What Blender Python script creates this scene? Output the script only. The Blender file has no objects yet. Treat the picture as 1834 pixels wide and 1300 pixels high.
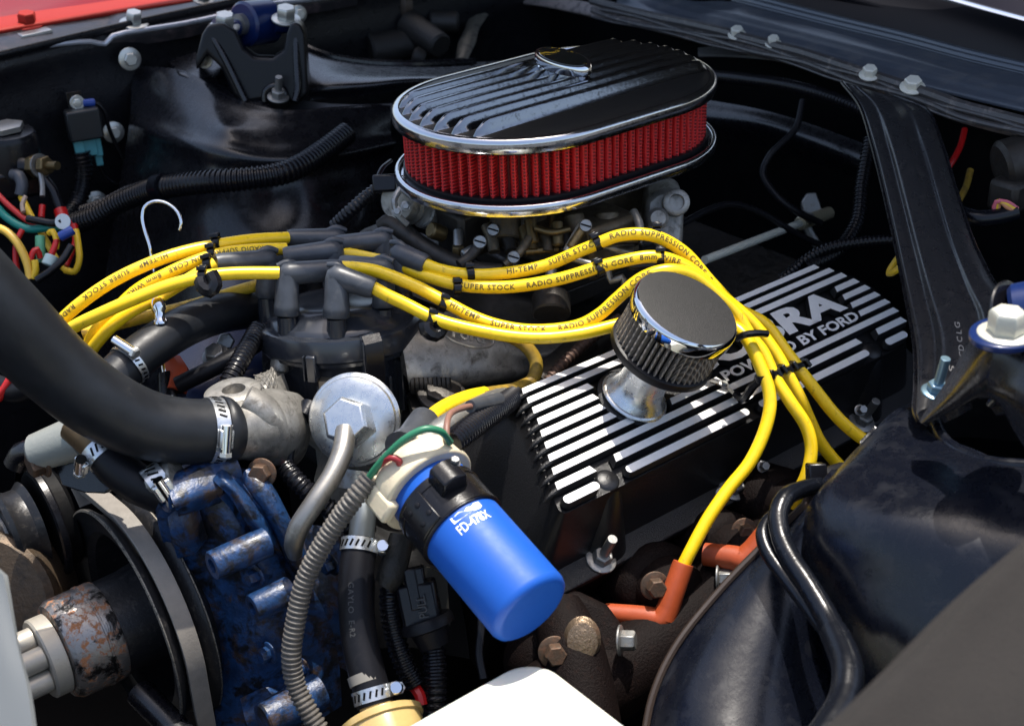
import bpy, bmesh, math, random
import numpy as np
from mathutils import Vector, Matrix
random.seed(4)
R_ = math.radians
SC = 0.01            # everything below is written in centimetres

# ------------------------------------------------------------------ camera, world, sun, exposure
scene = bpy.context.scene
COL = scene.collection
FPX, CX, CY = 2500.0, 917.0, 650.0
TH, AZ, RO = R_(28), R_(52.3), R_(-2.3)
FW = Vector((math.cos(TH)*math.cos(AZ), math.cos(TH)*math.sin(AZ), -math.sin(TH)))
_r0 = Vector((math.sin(AZ), -math.cos(AZ), 0)); _u0 = _r0.cross(FW)
RT = _r0*math.cos(RO) + _u0*math.sin(RO); UP = -_r0*math.sin(RO) + _u0*math.cos(RO)
CAM = Vector((-82.0, -95.0, 56.0))
cam_d = bpy.data.cameras.new('camera'); cam = bpy.data.objects.new('camera', cam_d); COL.objects.link(cam)
cam.matrix_world = Matrix.Translation(CAM*SC) @ Matrix((RT, UP, -FW)).transposed().to_4x4()
cam_d.sensor_width = 36; cam_d.sensor_fit = 'HORIZONTAL'; cam_d.lens = FPX/1834*36
cam_d.clip_start = 0.05; cam_d.clip_end = 500
cam_d.dof.use_dof = True; cam_d.dof.focus_distance = 1.17; cam_d.dof.aperture_fstop = 9.0
scene.camera = cam
SUN = Vector((0.20, 0.06, 0.97)).normalized()        # towards the sun
el = math.asin(SUN.z); azs = math.atan2(SUN.x, SUN.y)
w = bpy.data.worlds.new('World'); scene.world = w; w.use_nodes = True
nt = w.node_tree; bg = nt.nodes['Background']
sky = nt.nodes.new('ShaderNodeTexSky'); sky.sky_type = 'NISHITA'; sky.sun_disc = False
sky.sun_elevation = el; sky.sun_rotation = azs; sky.air_density = 1.0; sky.dust_density = 3.5; sky.ozone_density = 0.4
nt.links.new(sky.outputs[0], bg.inputs[0]); bg.inputs[1].default_value = 0.13
sl = bpy.data.lights.new('sun', 'SUN'); sl.energy = 3.3; sl.angle = R_(0.5); sl.color = (1, .95, .87)
so = bpy.data.objects.new('sun', sl); COL.objects.link(so); so.rotation_euler = SUN.to_track_quat('Z', 'Y').to_euler()
so.location = (0, 0, 3)
scene.view_settings.view_transform = 'Standard'; scene.view_settings.look = 'None'
scene.view_settings.exposure = 1.05; scene.view_settings.gamma = 1
scene.render.resolution_x = 1024; scene.render.resolution_y = 725

# ------------------------------------------------------------------ placing helpers
def ray(px, py): return FW + RT*((px-CX)/FPX) - UP*((py-CY)/FPX)
def P(px, py, d): return CAM + ray(px, py)*d                       # point at a depth along the view
def atz(px, py, z): r = ray(px, py); return CAM + r*((z-CAM.z)/r.z)
def aty(px, py, y): r = ray(px, py); return CAM + r*((y-CAM.y)/r.y)
def atx(px, py, x): r = ray(px, py); return CAM + r*((x-CAM.x)/r.x)
V = Vector

# ------------------------------------------------------------------ materials
MATS = {}
def M(name, col, rough=.5, metal=0., coat=0., var=0., vs=1., bump=0., bs=4., dirt=None, rvar=0., spec=.5, dirt2=None, trans=0, sss=0, aniso=0):
    if name in MATS: return MATS[name]
    m = bpy.data.materials.new(name); m.use_nodes = True; t = m.node_tree; N = t.nodes; L = t.links
    b = N['Principled BSDF']
    tc = N.new('ShaderNodeTexCoord'); mp = N.new('ShaderNodeMapping'); mp.inputs['Scale'].default_value = (100, 100, 100)
    L.new(tc.outputs['Object'], mp.inputs[0])
    def noise(sc, det=4, ro=.6, dist=0):
        n = N.new('ShaderNodeTexNoise'); n.inputs['Scale'].default_value = sc; n.inputs['Detail'].default_value = det
        n.inputs['Roughness'].default_value = ro; n.inputs['Distortion'].default_value = dist; L.new(mp.outputs[0], n.inputs['Vector']); return n
    def ramp(a, b_, src):
        r = N.new('ShaderNodeMapRange'); r.inputs['From Min'].default_value = a; r.inputs['From Max'].default_value = b_
        L.new(src, r.inputs[0]); return r.outputs[0]
    col = tuple(col)+(1,) if len(col) == 3 else col
    c_out = None
    rg = N.new('ShaderNodeRGB'); rg.outputs[0].default_value = col; c_out = rg.outputs[0]
    if var:
        n = noise(vs); mx = N.new('ShaderNodeMix'); mx.data_type = 'RGBA'; mx.blend_type = 'MULTIPLY'
        mx.inputs[0].default_value = 1; L.new(c_out, mx.inputs[6])
        r = N.new('ShaderNodeMapRange'); r.inputs['From Min'].default_value = .3; r.inputs['From Max'].default_value = .7
        r.inputs['To Min'].default_value = 1-var; r.inputs['To Max'].default_value = 1+var*.6; L.new(n.outputs[0], r.inputs[0])
        L.new(r.outputs[0], mx.inputs[7]); c_out = mx.outputs[2]
    rsrc = None
    for dd in (dirt, dirt2):
        if not dd: continue
        dc, lo, hi, ds, drough = dd
        n = noise(ds, 8, .7, .4); f = ramp(lo, hi, n.outputs[0])
        mx = N.new('ShaderNodeMix'); mx.data_type = 'RGBA'; L.new(f, mx.inputs[0]); L.new(c_out, mx.inputs[6])
        mx.inputs[7].default_value = tuple(dc)+(1,); c_out = mx.outputs[2]
        mr = N.new('ShaderNodeMix'); L.new(f, mr.inputs[0])
        if rsrc is None: mr.inputs[2].default_value = rough
        else: L.new(rsrc, mr.inputs[2])
        mr.inputs[3].default_value = drough; rsrc = mr.outputs[0]
        if metal and drough > .6:
            mm = N.new('ShaderNodeMix'); L.new(f, mm.inputs[0]); mm.inputs[2].default_value = metal; mm.inputs[3].default_value = metal*.2
            L.new(mm.outputs[0], b.inputs['Metallic'])
    L.new(c_out, b.inputs['Base Color'])
    b.inputs['Metallic'].default_value = metal; b.inputs['Roughness'].default_value = rough
    if rvar:
        n = noise(vs*1.7+.3, 6, .7); r = N.new('ShaderNodeMapRange'); r.inputs['From Min'].default_value = .3; r.inputs['From Max'].default_value = .7
        r.inputs['To Min'].default_value = -rvar; r.inputs['To Max'].default_value = rvar; L.new(n.outputs[0], r.inputs[0])
        ad = N.new('ShaderNodeMath'); ad.operation = 'ADD'; ad.use_clamp = True; L.new(r.outputs[0], ad.inputs[0])
        if rsrc is None: ad.inputs[1].default_value = rough
        else: L.new(rsrc, ad.inputs[1])
        rsrc = ad.outputs[0]
    if rsrc is not None: L.new(rsrc, b.inputs['Roughness'])
    b.inputs['Coat Weight'].default_value = coat; b.inputs['Coat Roughness'].default_value = .12
    b.inputs['Specular IOR Level'].default_value = spec
    if trans: b.inputs['Transmission Weight'].default_value = trans
    if sss: b.inputs['Subsurface Weight'].default_value = sss; b.inputs['Subsurface Scale'].default_value = .01
    if bump:
        n = noise(bs, 5, .6); bp = N.new('ShaderNodeBump'); bp.inputs['Strength'].default_value = 1
        bp.inputs['Distance'].default_value = bump*SC; L.new(n.outputs[0], bp.inputs['Height']); L.new(bp.outputs[0], b.inputs['Normal'])
    m.diffuse_color = col
    MATS[name] = m; return m
DUST = (.16, .14, .12)
black_paint = M('gloss_black_body_paint', (.005, .005, .007), .27, coat=.15, bump=.008, bs=2.3, dirt=((.022, .022, .024), .56, .95, .55, .45), dirt2=((.10, .10, .10), .72, .75, 2.0, .7), rvar=.08, vs=.4)
black_rough = M('textured_black_undercoat', (.007, .007, .009), .33, bump=.04, bs=3.2, dirt=((.022, .02, .02), .55, .9, .8, .6), rvar=.1, vs=.5)
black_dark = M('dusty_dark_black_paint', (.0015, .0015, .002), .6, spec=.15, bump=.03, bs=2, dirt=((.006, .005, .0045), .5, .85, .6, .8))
crinkle = M('black_wrinkle_paint', (.012, .012, .013), .42, bump=.09, bs=9, spec=.6, var=.3, vs=8)
cover_paint = M('satin_black_cover_paint', (.009, .009, .010), .3, bump=.035, bs=7, dirt=((.10, .085, .07), .68, .95, 2.0, .7))
plastic = M('black_plastic', (.006, .006, .008), .27, spec=.35, bump=.010, bs=6, dirt=((.04, .038, .036), .62, .9, 1.1, .6))
cap_plastic = M('distributor_black_plastic', (.020, .023, .030), .22, coat=.3, bump=.006, bs=5, dirt=((.035, .034, .034), .6, .98, .8, .5))
rubber = M('black_rubber', (.007, .007, .009), .42, spec=.25, bump=.012, bs=5, dirt=((.030, .028, .026), .58, .95, .9, .7))
hose_rubber = M('radiator_hose_rubber', (.012, .0135, .0165), .42, spec=.35, bump=.01, bs=3, var=.25, vs=.6, dirt=((.07, .065, .055), .60, .95, .35, .75), rvar=.06)
boot_rubber = M('grey_boot_rubber', (.050, .056, .067), .40, bump=.012, bs=3, var=.3, vs=.7, dirt=((.13, .13, .13), .56, .9, .9, .7))
yellow = M('yellow_silicone_wire', (.90, .60, .010), .34, coat=.1, var=.08, vs=1.5, dirt=((.25, .14, .02), .60, .74, 1.1, .5), dirt2=((.05, .035, .01), .68, .76, 2.6, .6))
yellow_old = M('grimy_yellow_wire', (.62, .43, .03), .4, var=.2, vs=1, dirt=((.10, .06, .015), .50, .72, .8, .6))
yellow_brown = M('brown_yellow_wire', (.30, .19, .02), .45, var=.3, vs=1, dirt=((.07, .045, .015), .45, .7, .8, .6))  # browned yellow; puts the shade on the coil wire into its colour
ink = M('black_ink', (.10, .068, .014), .6)
chrome = M('chrome', (.82, .83, .85), .05, 1.0, bump=.004, bs=.8)
polished = M('polished_aluminium', (.62, .63, .66), .17, 1.0, bump=.01, bs=2.2, rvar=.08, vs=1.2, dirt=((.25, .23, .22), .62, .9, 2.2, .4))
brushed = M('machined_aluminium_top', (.66, .66, .66), .38, .75, var=.1, vs=1.0, bump=.01, bs=9, rvar=.08)
zinc = M('zinc_plate', (.66, .68, .69), .30, .9, bump=.02, bs=1.5, rvar=.1, vs=.8, dirt=((.28, .27, .25), .6, .9, 1.2, .5))
zinc_dull = M('dull_zinc', (.30, .30, .29), .42, .85, bump=.02, bs=4, dirt=((.16, .12, .08), .52, .8, 2.2, .7))
bolt_zinc = M('bright_bolt_zinc', (.60, .60, .56), .36, .8, bump=.02, bs=5, dirt=((.20, .16, .11), .58, .85, 3, .7))
cast = M('cast_aluminium', (.33, .315, .285), .42, .6, bump=.025, bs=9, var=.35, vs=.8, dirt=((.06, .052, .044), .52, .74, .9, .7), dirt2=((.035, .03, .028), .6, .75, 4, .7))
cast_brown = M('stained_carburettor_casting', (.13, .105, .07), .42, .7, bump=.03, bs=7, var=.4, vs=.9, dirt=((.055, .04, .026), .46, .75, 1.1, .75))
cast_dark = M('oily_dark_casting', (.05, .045, .04), .42, .7, bump=.03, bs=6, dirt=((.018, .015, .012), .45, .7, 1, .7))
brass = M('tarnished_brass', (.17, .125, .06), .42, .9, dirt=((.09, .06, .03), .5, .8, 2, .7))
engine_blue = M('chipped_blue_engine_paint', (.014, .050, .145), .34, coat=.1, bump=.07, bs=2.6, var=.5, vs=.5, dirt=((.034, .018, .011), .50, .60, .42, .75), dirt2=((.006, .007, .010), .47, .60, .5, .35))
canister_blue = M('blue_can_enamel', (.008, .085, .42), .5, coat=.0, spec=.35, rvar=.05, bump=.004, bs=2)
bushing_blue = M('blue_polyurethane', (.005, .018, .09), .3, coat=.12)
cream = M('aged_cream_plastic', (.66, .57, .40), .45, bump=.02, bs=4, var=.12, vs=.7, dirt=((.25, .18, .10), .64, .95, 1.2, .6), sss=.05)
white_plastic = M('white_reservoir_plastic', (.66, .67, .60), .38, bump=.015, bs=.7, sss=.1)
white_hub = M('pale_painted_metal', (.42, .38, .31), .4, .3, bump=.02, bs=3, dirt=((.22, .19, .16), .6, .9, .8, .6))
red_paint = M('red_body_paint', (.17, .0006, .0006), .3, spec=.08, bump=.01, bs=.5)
red_edge = M('red_flange_paint', (.30, .024, .016), .5, spec=.12, bump=.01, bs=1)
orange = M('orange_silicone_boot', (.36, .062, .016), .5, bump=.01, bs=3, var=.15, vs=.8, dirt=((.09, .035, .02), .62, .85, 1.6, .6))
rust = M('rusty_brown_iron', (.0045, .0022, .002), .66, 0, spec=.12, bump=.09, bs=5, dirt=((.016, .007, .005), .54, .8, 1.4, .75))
rust_bolt = M('rusty_bolt_steel', (.10, .07, .05), .5, .6, bump=.04, bs=5, dirt=((.14, .055, .022), .45, .75, 2.4, .8))
hub_steel = M('worn_rusty_pulley_steel', (.30, .28, .26), .34, .8, bump=.05, bs=3, dirt=((.33, .14, .06), .50, .58, 1.3, .8), dirt2=((.02, .018, .017), .52, .60, .55, .4))
pulley_black = M('worn_black_pulley', (.018, .018, .020), .36, .3, bump=.03, bs=3, dirt=((.08, .07, .06), .55, .8, 2.2, .7))
belt_rub = M('grey_belt_fabric', (.22, .20, .175), .6, bump=.02, bs=6, var=.12, vs=1)
cloth = M('brown_grey_cloth', (.012, .0098, .0083), .92, bump=.06, bs=7, var=.12, vs=1.2)
red_wire = M('red_wire_insulation', (.5, .01, .01), .35); green_wire = M('green_wire_insulation', (.02, .16, .08), .4)
teal = M('teal_terminal', (.10, .36, .38), .4); teal_wire = M('teal_wire_insulation', (.01, .22, .18), .4)
brown_wire = M('brown_wire_insulation', (.22, .11, .08), .5); pink_wire = M('pink_wire_insulation', (.55, .12, .16), .4)
blue_term = M('blue_terminal', (.02, .06, .30), .35); yellow_w = M('yellow_wire_insulation', (.75, .48, .02), .4)
orange_stripe = M('orange_tracer_wire', (.6, .26, .12), .4)
white_ink = M('white_print', (.78, .82, .88), .45)
glass_amber = M('amber_filter_plastic', (.50, .36, .14), .2, coat=.4, var=.15, vs=.6)
tape = M('black_electrical_tape', (.004, .005, .008), .26, spec=.35, bump=.03, bs=1.6, dirt=((.04, .04, .04), .62, .8, 2, .6))
asphalt = M('asphalt', (.05, .05, .05), .9, bump=.2, bs=1)
chalk = M('pale_stamped_print', (.26, .24, .22), .8)
# red oiled-gauze pleats and dark steel mesh pleats: a woven mesh in colour and relief
def mesh_mat(name, a, b_, sc, rough, metal=0):
    m = M(name, a, rough, metal); t = m.node_tree; N = t.nodes; L = t.links; b = N['Principled BSDF']
    tc = N.new('ShaderNodeTexCoord'); sp = N.new('ShaderNodeSeparateXYZ'); L.new(tc.outputs['Object'], sp.inputs[0])
    outs = []
    for ax in (2, 0):
        w1 = N.new('ShaderNodeMath'); w1.operation = 'MULTIPLY'; w1.inputs[1].default_value = sc*100*6.283; L.new(sp.outputs[ax], w1.inputs[0])
        s = N.new('ShaderNodeMath'); s.operation = 'SINE'; L.new(w1.outputs[0], s.inputs[0]); outs.append(s)
    mx = N.new('ShaderNodeMath'); mx.operation = 'MAXIMUM'; L.new(outs[0].outputs[0], mx.inputs[0]); L.new(outs[1].outputs[0], mx.inputs[1])
    r = N.new('ShaderNodeMapRange'); r.inputs['From Min'].default_value = -.2; r.inputs['From Max'].default_value = .9; L.new(mx.outputs[0], r.inputs[0])
    c = N.new('ShaderNodeMix'); c.data_type = 'RGBA'; c.inputs[6].default_value = tuple(b_)+(1,); c.inputs[7].default_value = tuple(a)+(1,)
    L.new(r.outputs[0], c.inputs[0]); L.new(c.outputs[2], b.inputs['Base Color'])
    bp = N.new('ShaderNodeBump'); bp.inputs['Distance'].default_value = .0004; L.new(mx.outputs[0], bp.inputs['Height']); L.new(bp.outputs[0], b.inputs['Normal'])
    return m
red_gauze = mesh_mat('red_filter_gauze', (.66, .018, .020), (.17, .004, .006), 3.2, .55)
steel_gauze = mesh_mat('dark_steel_gauze', (.48, .42, .35), (.10, .085, .065), 9, .45, .5)

# ------------------------------------------------------------------ mesh builder
def frame(axis, up=None):
    z = V(axis).normalized(); u = V(up) if up is not None else (V((0, 0, 1)) if abs(z.z) < .9 else V((0, 1, 0)))
    x = u.cross(z)
    if x.length < 1e-5: x = V((1, 0, 0)).cross(z)
    x.normalize(); y = z.cross(x); return x, y, z
def catmull(pts, step=.5, closed=False):
    pts = [V(p) for p in pts]; out = []; n = len(pts)
    if n == 2:
        k = max(2, int((pts[1]-pts[0]).length/step)); return [(pts[0].lerp(pts[1], i/k), i/k) for i in range(k+1)]
    for i in range(n-1):
        p0 = pts[i-1] if i else pts[0]*2-pts[1]; p1 = pts[i]; p2 = pts[i+1]; p3 = pts[i+2] if i+2 < n else pts[-1]*2-pts[-2]
        k = max(2, int((p2-p1).length/step))
        # centripetal form avoids kinks where the points crowd
        t0 = 0; t1 = t0+max(1e-4, (p1-p0).length)**.5; t2 = t1+max(1e-4, (p2-p1).length)**.5; t3 = t2+max(1e-4, (p3-p2).length)**.5
        for j in range(k + (1 if i == n-2 else 0)):
            t = t1+(t2-t1)*j/k
            a1 = p0*((t1-t)/(t1-t0))+p1*((t-t0)/(t1-t0)); a2 = p1*((t2-t)/(t2-t1))+p2*((t-t1)/(t2-t1)); a3 = p2*((t3-t)/(t3-t2))+p3*((t-t2)/(t3-t2))
            b1 = a1*((t2-t)/(t2-t0))+a2*((t-t0)/(t2-t0)); b2 = a2*((t3-t)/(t3-t1))+a3*((t-t1)/(t3-t1))
            out.append((b1*((t2-t)/(t2-t1))+b2*((t-t1)/(t2-t1)), i+j/k))
    return out
class MB:
    def __init__(s): s.v = []; s.f = []
    def add(s, vs, fs):
        o = len(s.v); s.v += [V(p) for p in vs]; s.f += [tuple(i+o for i in f) for f in fs]; return s
    def rings(s, rings, cap=True, closed=False):
        n = len(rings[0]); vs = [p for r in rings for p in r]; fs = []
        m = len(rings)
        for i in range(m if closed else m-1):
            a = i*n; b = ((i+1) % m)*n
            for j in range(n): fs.append((a+j, a+(j+1) % n, b+(j+1) % n, b+j))
        if cap and not closed:
            fs.append(tuple(range(n))[::-1]); fs.append(tuple(range((m-1)*n, m*n)))
        return s.add(vs, fs)
    def lathe(s, prof, org, axis=(0, 0, 1), n=32, cap=True, up=None, sx=1, sy=1):     # prof: (radius, height) pairs
        x, y, z = frame(axis, up); org = V(org)
        return s.rings([[org+z*h+(x*math.cos(a)*sx+y*math.sin(a)*sy)*max(r, 1e-4) for a in [2*math.pi*j/n for j in range(n)]] for r, h in prof], cap)
    def cyl(s, a, b, r, r2=None, n=20, bev=0):
        a = V(a); b = V(b); h = (b-a).length; r2 = r if r2 is None else r2
        if bev: return s.lathe([(r-bev, 0), (r, bev), (r2, h-bev), (r2-bev, h)], a, b-a, n)
        return s.lathe([(r, 0), (r2, h)], a, b-a, n)
    def hexa(s, p, ax, r, h, up=None):
        return s.lathe([(r*.97, 0), (r, h*.06), (r, h*.85), (r*.86, h)], p, ax, 6, up=up)
    def tube(s, pts, r, n=12, step=.5, cap=True, mod=None, flat=1.0, fup=None):
        cs = catmull(pts, step); rr = r if isinstance(r, (list, tuple)) else [r]*len(pts)
        ps = [c[0] for c in cs]; rings = []; x = None; L = 0
        for i, (p, t) in enumerate(cs):
            tg = (ps[min(i+1, len(ps)-1)]-ps[max(i-1, 0)]).normalized()
            if fup is not None: x = V(fup).cross(tg).normalized()
            elif x is None: x = frame(tg)[0]
            else: x = (x-tg*x.dot(tg)).normalized()
            y = tg.cross(x); k = min(int(t), len(rr)-2); rad = rr[k]+(rr[k+1]-rr[k])*(t-k) if len(rr) > 1 else rr[0]
            if i: L += (p-ps[i-1]).length
            if mod: rad *= mod(L, i)
            rings.append([p+(x*math.cos(a)+y*math.sin(a)*flat)*rad for a in [2*math.pi*j/n for j in range(n)]])
        return s.rings(rings, cap)
    def loom(s, pts, r, pitch=.42, n=12, depth=.13):
        st = pitch/4; L = catmull(pts, .2); tot = sum((L[i+1][0]-L[i][0]).length for i in range(len(L)-1))
        # resample evenly so that every rib is the same
        ps = [c[0] for c in L]; acc = [0]
        for i in range(len(ps)-1): acc.append(acc[-1]+(ps[i+1]-ps[i]).length)
        q = []; j = 0; k = 0
        while k*st < tot:
            d = k*st
            while acc[j+1] < d: j += 1
            q.append(ps[j].lerp(ps[j+1], (d-acc[j])/max(1e-6, acc[j+1]-acc[j]))); k += 1
        rings = []; x = None
        for i, p in enumerate(q):
            tg = (q[min(i+2, len(q)-1)]-q[max(i-2, 0)]).normalized()
            x = frame(tg)[0] if x is None else (x-tg*x.dot(tg)).normalized()
            y = tg.cross(x); rad = r*((1, 1, 1-depth, 1-depth)[i % 4])
            rings.append([p+(x*math.cos(a)+y*math.sin(a))*rad for a in [2*math.pi*j2/n for j2 in range(n)]])
        return s.rings(rings, True)
    def box(s, c, sz, ax=None):
        x, y, z = ax or (V((1, 0, 0)), V((0, 1, 0)), V((0, 0, 1))); c = V(c); a, b, d = [k/2 for k in sz]
        vs = [c+x*i*a+y*j*b+z*k*d for k in (-1, 1) for j in (-1, 1) for i in (-1, 1)]
        return s.add(vs, [(0, 2, 3, 1), (4, 5, 7, 6), (0, 1, 5, 4), (2, 6, 7, 3), (0, 4, 6, 2), (1, 3, 7, 5)])
    def prism(s, poly, h, org, x, y, z=None):             # 2D outline pushed along z
        x = V(x); y = V(y); z = V(z) if z is not None else x.cross(y).normalized(); org = V(org); n = len(poly)
        return s.rings([[org+x*a+y*b+z*k for a, b in poly] for k in (0, h)], True)
    def poly3(s, pts, thick, nrm):                        # 3D outline with thickness
        n = V(nrm).normalized(); return s.rings([[V(p) for p in pts], [V(p)+n*thick for p in pts]], True)
    def slab(s, pts, dz): return s.poly3(pts, dz, (0, 0, 1))
    def patch(s, grid, sub=6, thick=0.25, disp=None):     # grid of 3D control points, smooth sheet with a thickness
        rows = [[c[0] for c in cat_n(r, sub)] for r in grid]; cols = []
        nc = len(rows[0]); g = []
        for j in range(nc): g.append([c[0] for c in cat_n([rows[i][j] for i in range(len(rows))], sub)])
        a, b = len(g), len(g[0]); nm = [[None]*b for _ in range(a)]
        for i in range(a):
            for j in range(b):
                du = g[min(i+1, a-1)][j]-g[max(i-1, 0)][j]; dv = g[i][min(j+1, b-1)]-g[i][max(j-1, 0)]
                k = du.cross(dv).normalized()
                if k.dot(CAM-g[i][j]) < 0: k = -k
                nm[i][j] = k
        if disp: g = [[g[i][j]+nm[i][j]*disp(i/(a-1), j/(b-1)) for j in range(b)] for i in range(a)]
        vs = [g[i][j] for i in range(a) for j in range(b)]+[g[i][j]-nm[i][j]*thick for i in range(a) for j in range(b)]
        fs = []; o = a*b
        for i in range(a-1):
            for j in range(b-1):
                q = (i*b+j, i*b+j+1, (i+1)*b+j+1, (i+1)*b+j); fs.append(q); fs.append(tuple(k+o for k in q[::-1]))
        bd = [j for j in range(b)]+[i*b+b-1 for i in range(1, a)]+[(a-1)*b+j for j in range(b-2, -1, -1)]+[i*b for i in range(a-2, 0, -1)]
        for k in range(len(bd)):
            p, q = bd[k], bd[(k+1) % len(bd)]; fs.append((q, p, p+o, q+o))
        return s.add(vs, fs)
    def build(s, name, mat, parent=None, smooth=40, bevel=0, sub=0, seg=2):
        me = bpy.data.meshes.new(name); loc = parent_loc(parent)
        me.from_pydata([tuple(p*SC-loc) for p in s.v], [], s.f); me.update()
        bm = bmesh.new(); bm.from_mesh(me); bmesh.ops.recalc_face_normals(bm, faces=bm.faces); bm.to_mesh(me); bm.free()
        if smooth:
            me.polygons.foreach_set('use_smooth', [True]*len(me.polygons)); me.set_sharp_from_angle(angle=R_(smooth))
        me.materials.append(mat)
        o = bpy.data.objects.new(name, me); COL.objects.link(o)
        if parent is not None: o.parent = parent
        if bevel:
            md = o.modifiers.new('bevel', 'BEVEL'); md.width = bevel*SC; md.segments = seg; md.limit_method = 'ANGLE'; md.angle_limit = R_(35)
        if sub:
            md = o.modifiers.new('sub', 'SUBSURF'); md.levels = sub; md.render_levels = sub
        return o
def cat_n(pts, sub):
    pts = [V(p) for p in pts]; n = len(pts); out = []
    if n == 2: return [(pts[0].lerp(pts[1], k/sub), 0) for k in range(sub+1)]
    for i in range(n-1):
        p0 = pts[i-1] if i else pts[0]*2-pts[1]; p1 = pts[i]; p2 = pts[i+1]; p3 = pts[i+2] if i+2 < n else pts[-1]*2-pts[-2]
        for j in range(sub+(1 if i == n-2 else 0)):
            t = j/sub
            out.append((((p1*2)+(p2-p0)*t+(p0*2-p1*5+p2*4-p3)*t*t+(p1*3-p0-p2*3+p3)*t**3)*.5, 0))
    return out
LOC = {}
def parent_loc(p):
    l = V((0, 0, 0))
    while p is not None: l = l+p.location; p = p.parent
    return l
def thing(name, label, cat, loc=(0, 0, 0), group=None):
    o = bpy.data.objects.new(name, None); o.empty_display_size = .02; COL.objects.link(o); o.location = V(loc)*SC
    o['label'] = label; o['category'] = cat
    if group: o['group'] = group
    return o
def tag(o, label, cat, group=None):
    o['label'] = label; o['category'] = cat
    if group: o['group'] = group
    return o
def struct(o, label=None, cat=None):
    o['kind'] = 'structure'
    if label: o['label'] = label
    if cat: o['category'] = cat
    return o
def pts(L): return [P(*p) for p in L]
def bolt(p, ax, r, h, parent, mat=None, washer=1.5, name='bolt', stud=0, wm=None, up=None):
    mat = mat or bolt_zinc; p = V(p); ax = V(ax).normalized(); m = MB()
    if washer: m.lathe([(r*washer*.96, 0), (r*washer, .05*r), (r*washer, .22*r), (r*washer*.9, .3*r)], p, ax, 24); p = p+ax*.3*r
    m.hexa(p, ax, r, h, up)
    if stud: m.cyl(p+ax*h*.9, p+ax*(h+stud), r*.5, n=12)
    return m.build(name, mat, parent, bevel=.04 if r > .5 else 0)

# text as a flat or raised mesh
def text_data(s, size, bold=0., spacing=1.0, res=3):
    c = bpy.data.curves.new('t', 'FONT'); c.body = s; c.size = size; c.offset = bold; c.space_character = spacing; c.resolution_u = res
    o = bpy.data.objects.new('t', c); COL.objects.link(o); bpy.context.view_layer.update()
    me = bpy.data.meshes.new_from_object(o.evaluated_get(bpy.context.evaluated_depsgraph_get()))
    vs = [v.co.copy() for v in me.vertices]; fs = [tuple(p.vertices) for p in me.polygons]
    bpy.data.objects.remove(o); bpy.data.meshes.remove(me); bpy.data.curves.remove(c); return vs, fs
def subdiv_text(vs, fs, cuts, axis=1):
    me = bpy.data.meshes.new('t'); me.from_pydata([tuple(v) for v in vs], [], fs); bm = bmesh.new(); bm.from_mesh(me)
    no = [0, 0, 0]; no[axis] = 1; lo = min(v[axis] for v in vs); hi = max(v[axis] for v in vs)
    for k in range(1, cuts):
        co = [0, 0, 0]; co[axis] = lo+(hi-lo)*k/cuts
        bmesh.ops.bisect_plane(bm, geom=bm.verts[:]+bm.edges[:]+bm.faces[:], plane_co=co, plane_no=no)
    bm.verts.ensure_lookup_table(); vs = [v.co.copy() for v in bm.verts]; bm.verts.index_update(); fs = [tuple(v.index for v in f.verts) for f in bm.faces]
    bm.free(); bpy.data.meshes.remove(me); return vs, fs
def text_flat(s, org, x, y, w, h, mat, parent, name='lettering', bold=.02, lift=0, thick=0):
    vs, fs = text_data(s, 1, bold); x0 = min(v.x for v in vs); x1 = max(v.x for v in vs); y0 = min(v.y for v in vs); y1 = max(v.y for v in vs)
    x = V(x); y = V(y); n = x.cross(y).normalized(); org = V(org)
    q = [org+x*((v.x-x0)/(x1-x0)*w)+y*((v.y-y0)/(y1-y0)*h)+n*lift for v in vs]
    m = MB().add(q, fs)
    o = m.build(name, mat, parent, smooth=0)
    if thick:
        bm = bmesh.new(); bm.from_mesh(o.data); bmesh.ops.remove_doubles(bm, verts=bm.verts, dist=1e-6)
        for f in bm.faces:
            f.normal_update()
            if f.normal.dot(n) < 0: f.normal_flip()
        r = bmesh.ops.extrude_face_region(bm, geom=list(bm.faces)); ev = [g for g in r['geom'] if isinstance(g, bmesh.types.BMVert)]
        bmesh.ops.translate(bm, verts=ev, vec=n*thick*SC); bmesh.ops.recalc_face_normals(bm, faces=bm.faces); bm.to_mesh(o.data); bm.free()
    return o
def text_tube(s, path, rad, s0, size, toward, mat, parent, bold=.012, spacing=1.15):
    cs = [c[0] for c in catmull(path, .25)]; acc = [0]
    for i in range(len(cs)-1): acc.append(acc[-1]+(cs[i+1]-cs[i]).length)
    vs, fs = subdiv_text(*text_data(s, size, bold*size, spacing, 2), 6); h0 = size*.35; out = []
    for v in vs:
        d = s0+v.x; j = 0
        lo, hi = 0, len(acc)-2
        while lo < hi:
            mid = (lo+hi+1)//2
            if acc[mid] <= d: lo = mid
            else: hi = mid-1
        j = lo; p = cs[j].lerp(cs[j+1], (d-acc[j])/max(1e-6, acc[j+1]-acc[j])); tg = (cs[min(j+2, len(cs)-1)]-cs[max(j-1, 0)]).normalized()
        n = V(toward)-tg*V(toward).dot(tg); n.normalize(); b = n.cross(tg); a = (v.y-h0)/rad
        out.append(p+(n*math.cos(a)+b*math.sin(a))*(rad+.02))
    return MB().add(out, fs).build('print', mat, parent, smooth=0)

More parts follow.
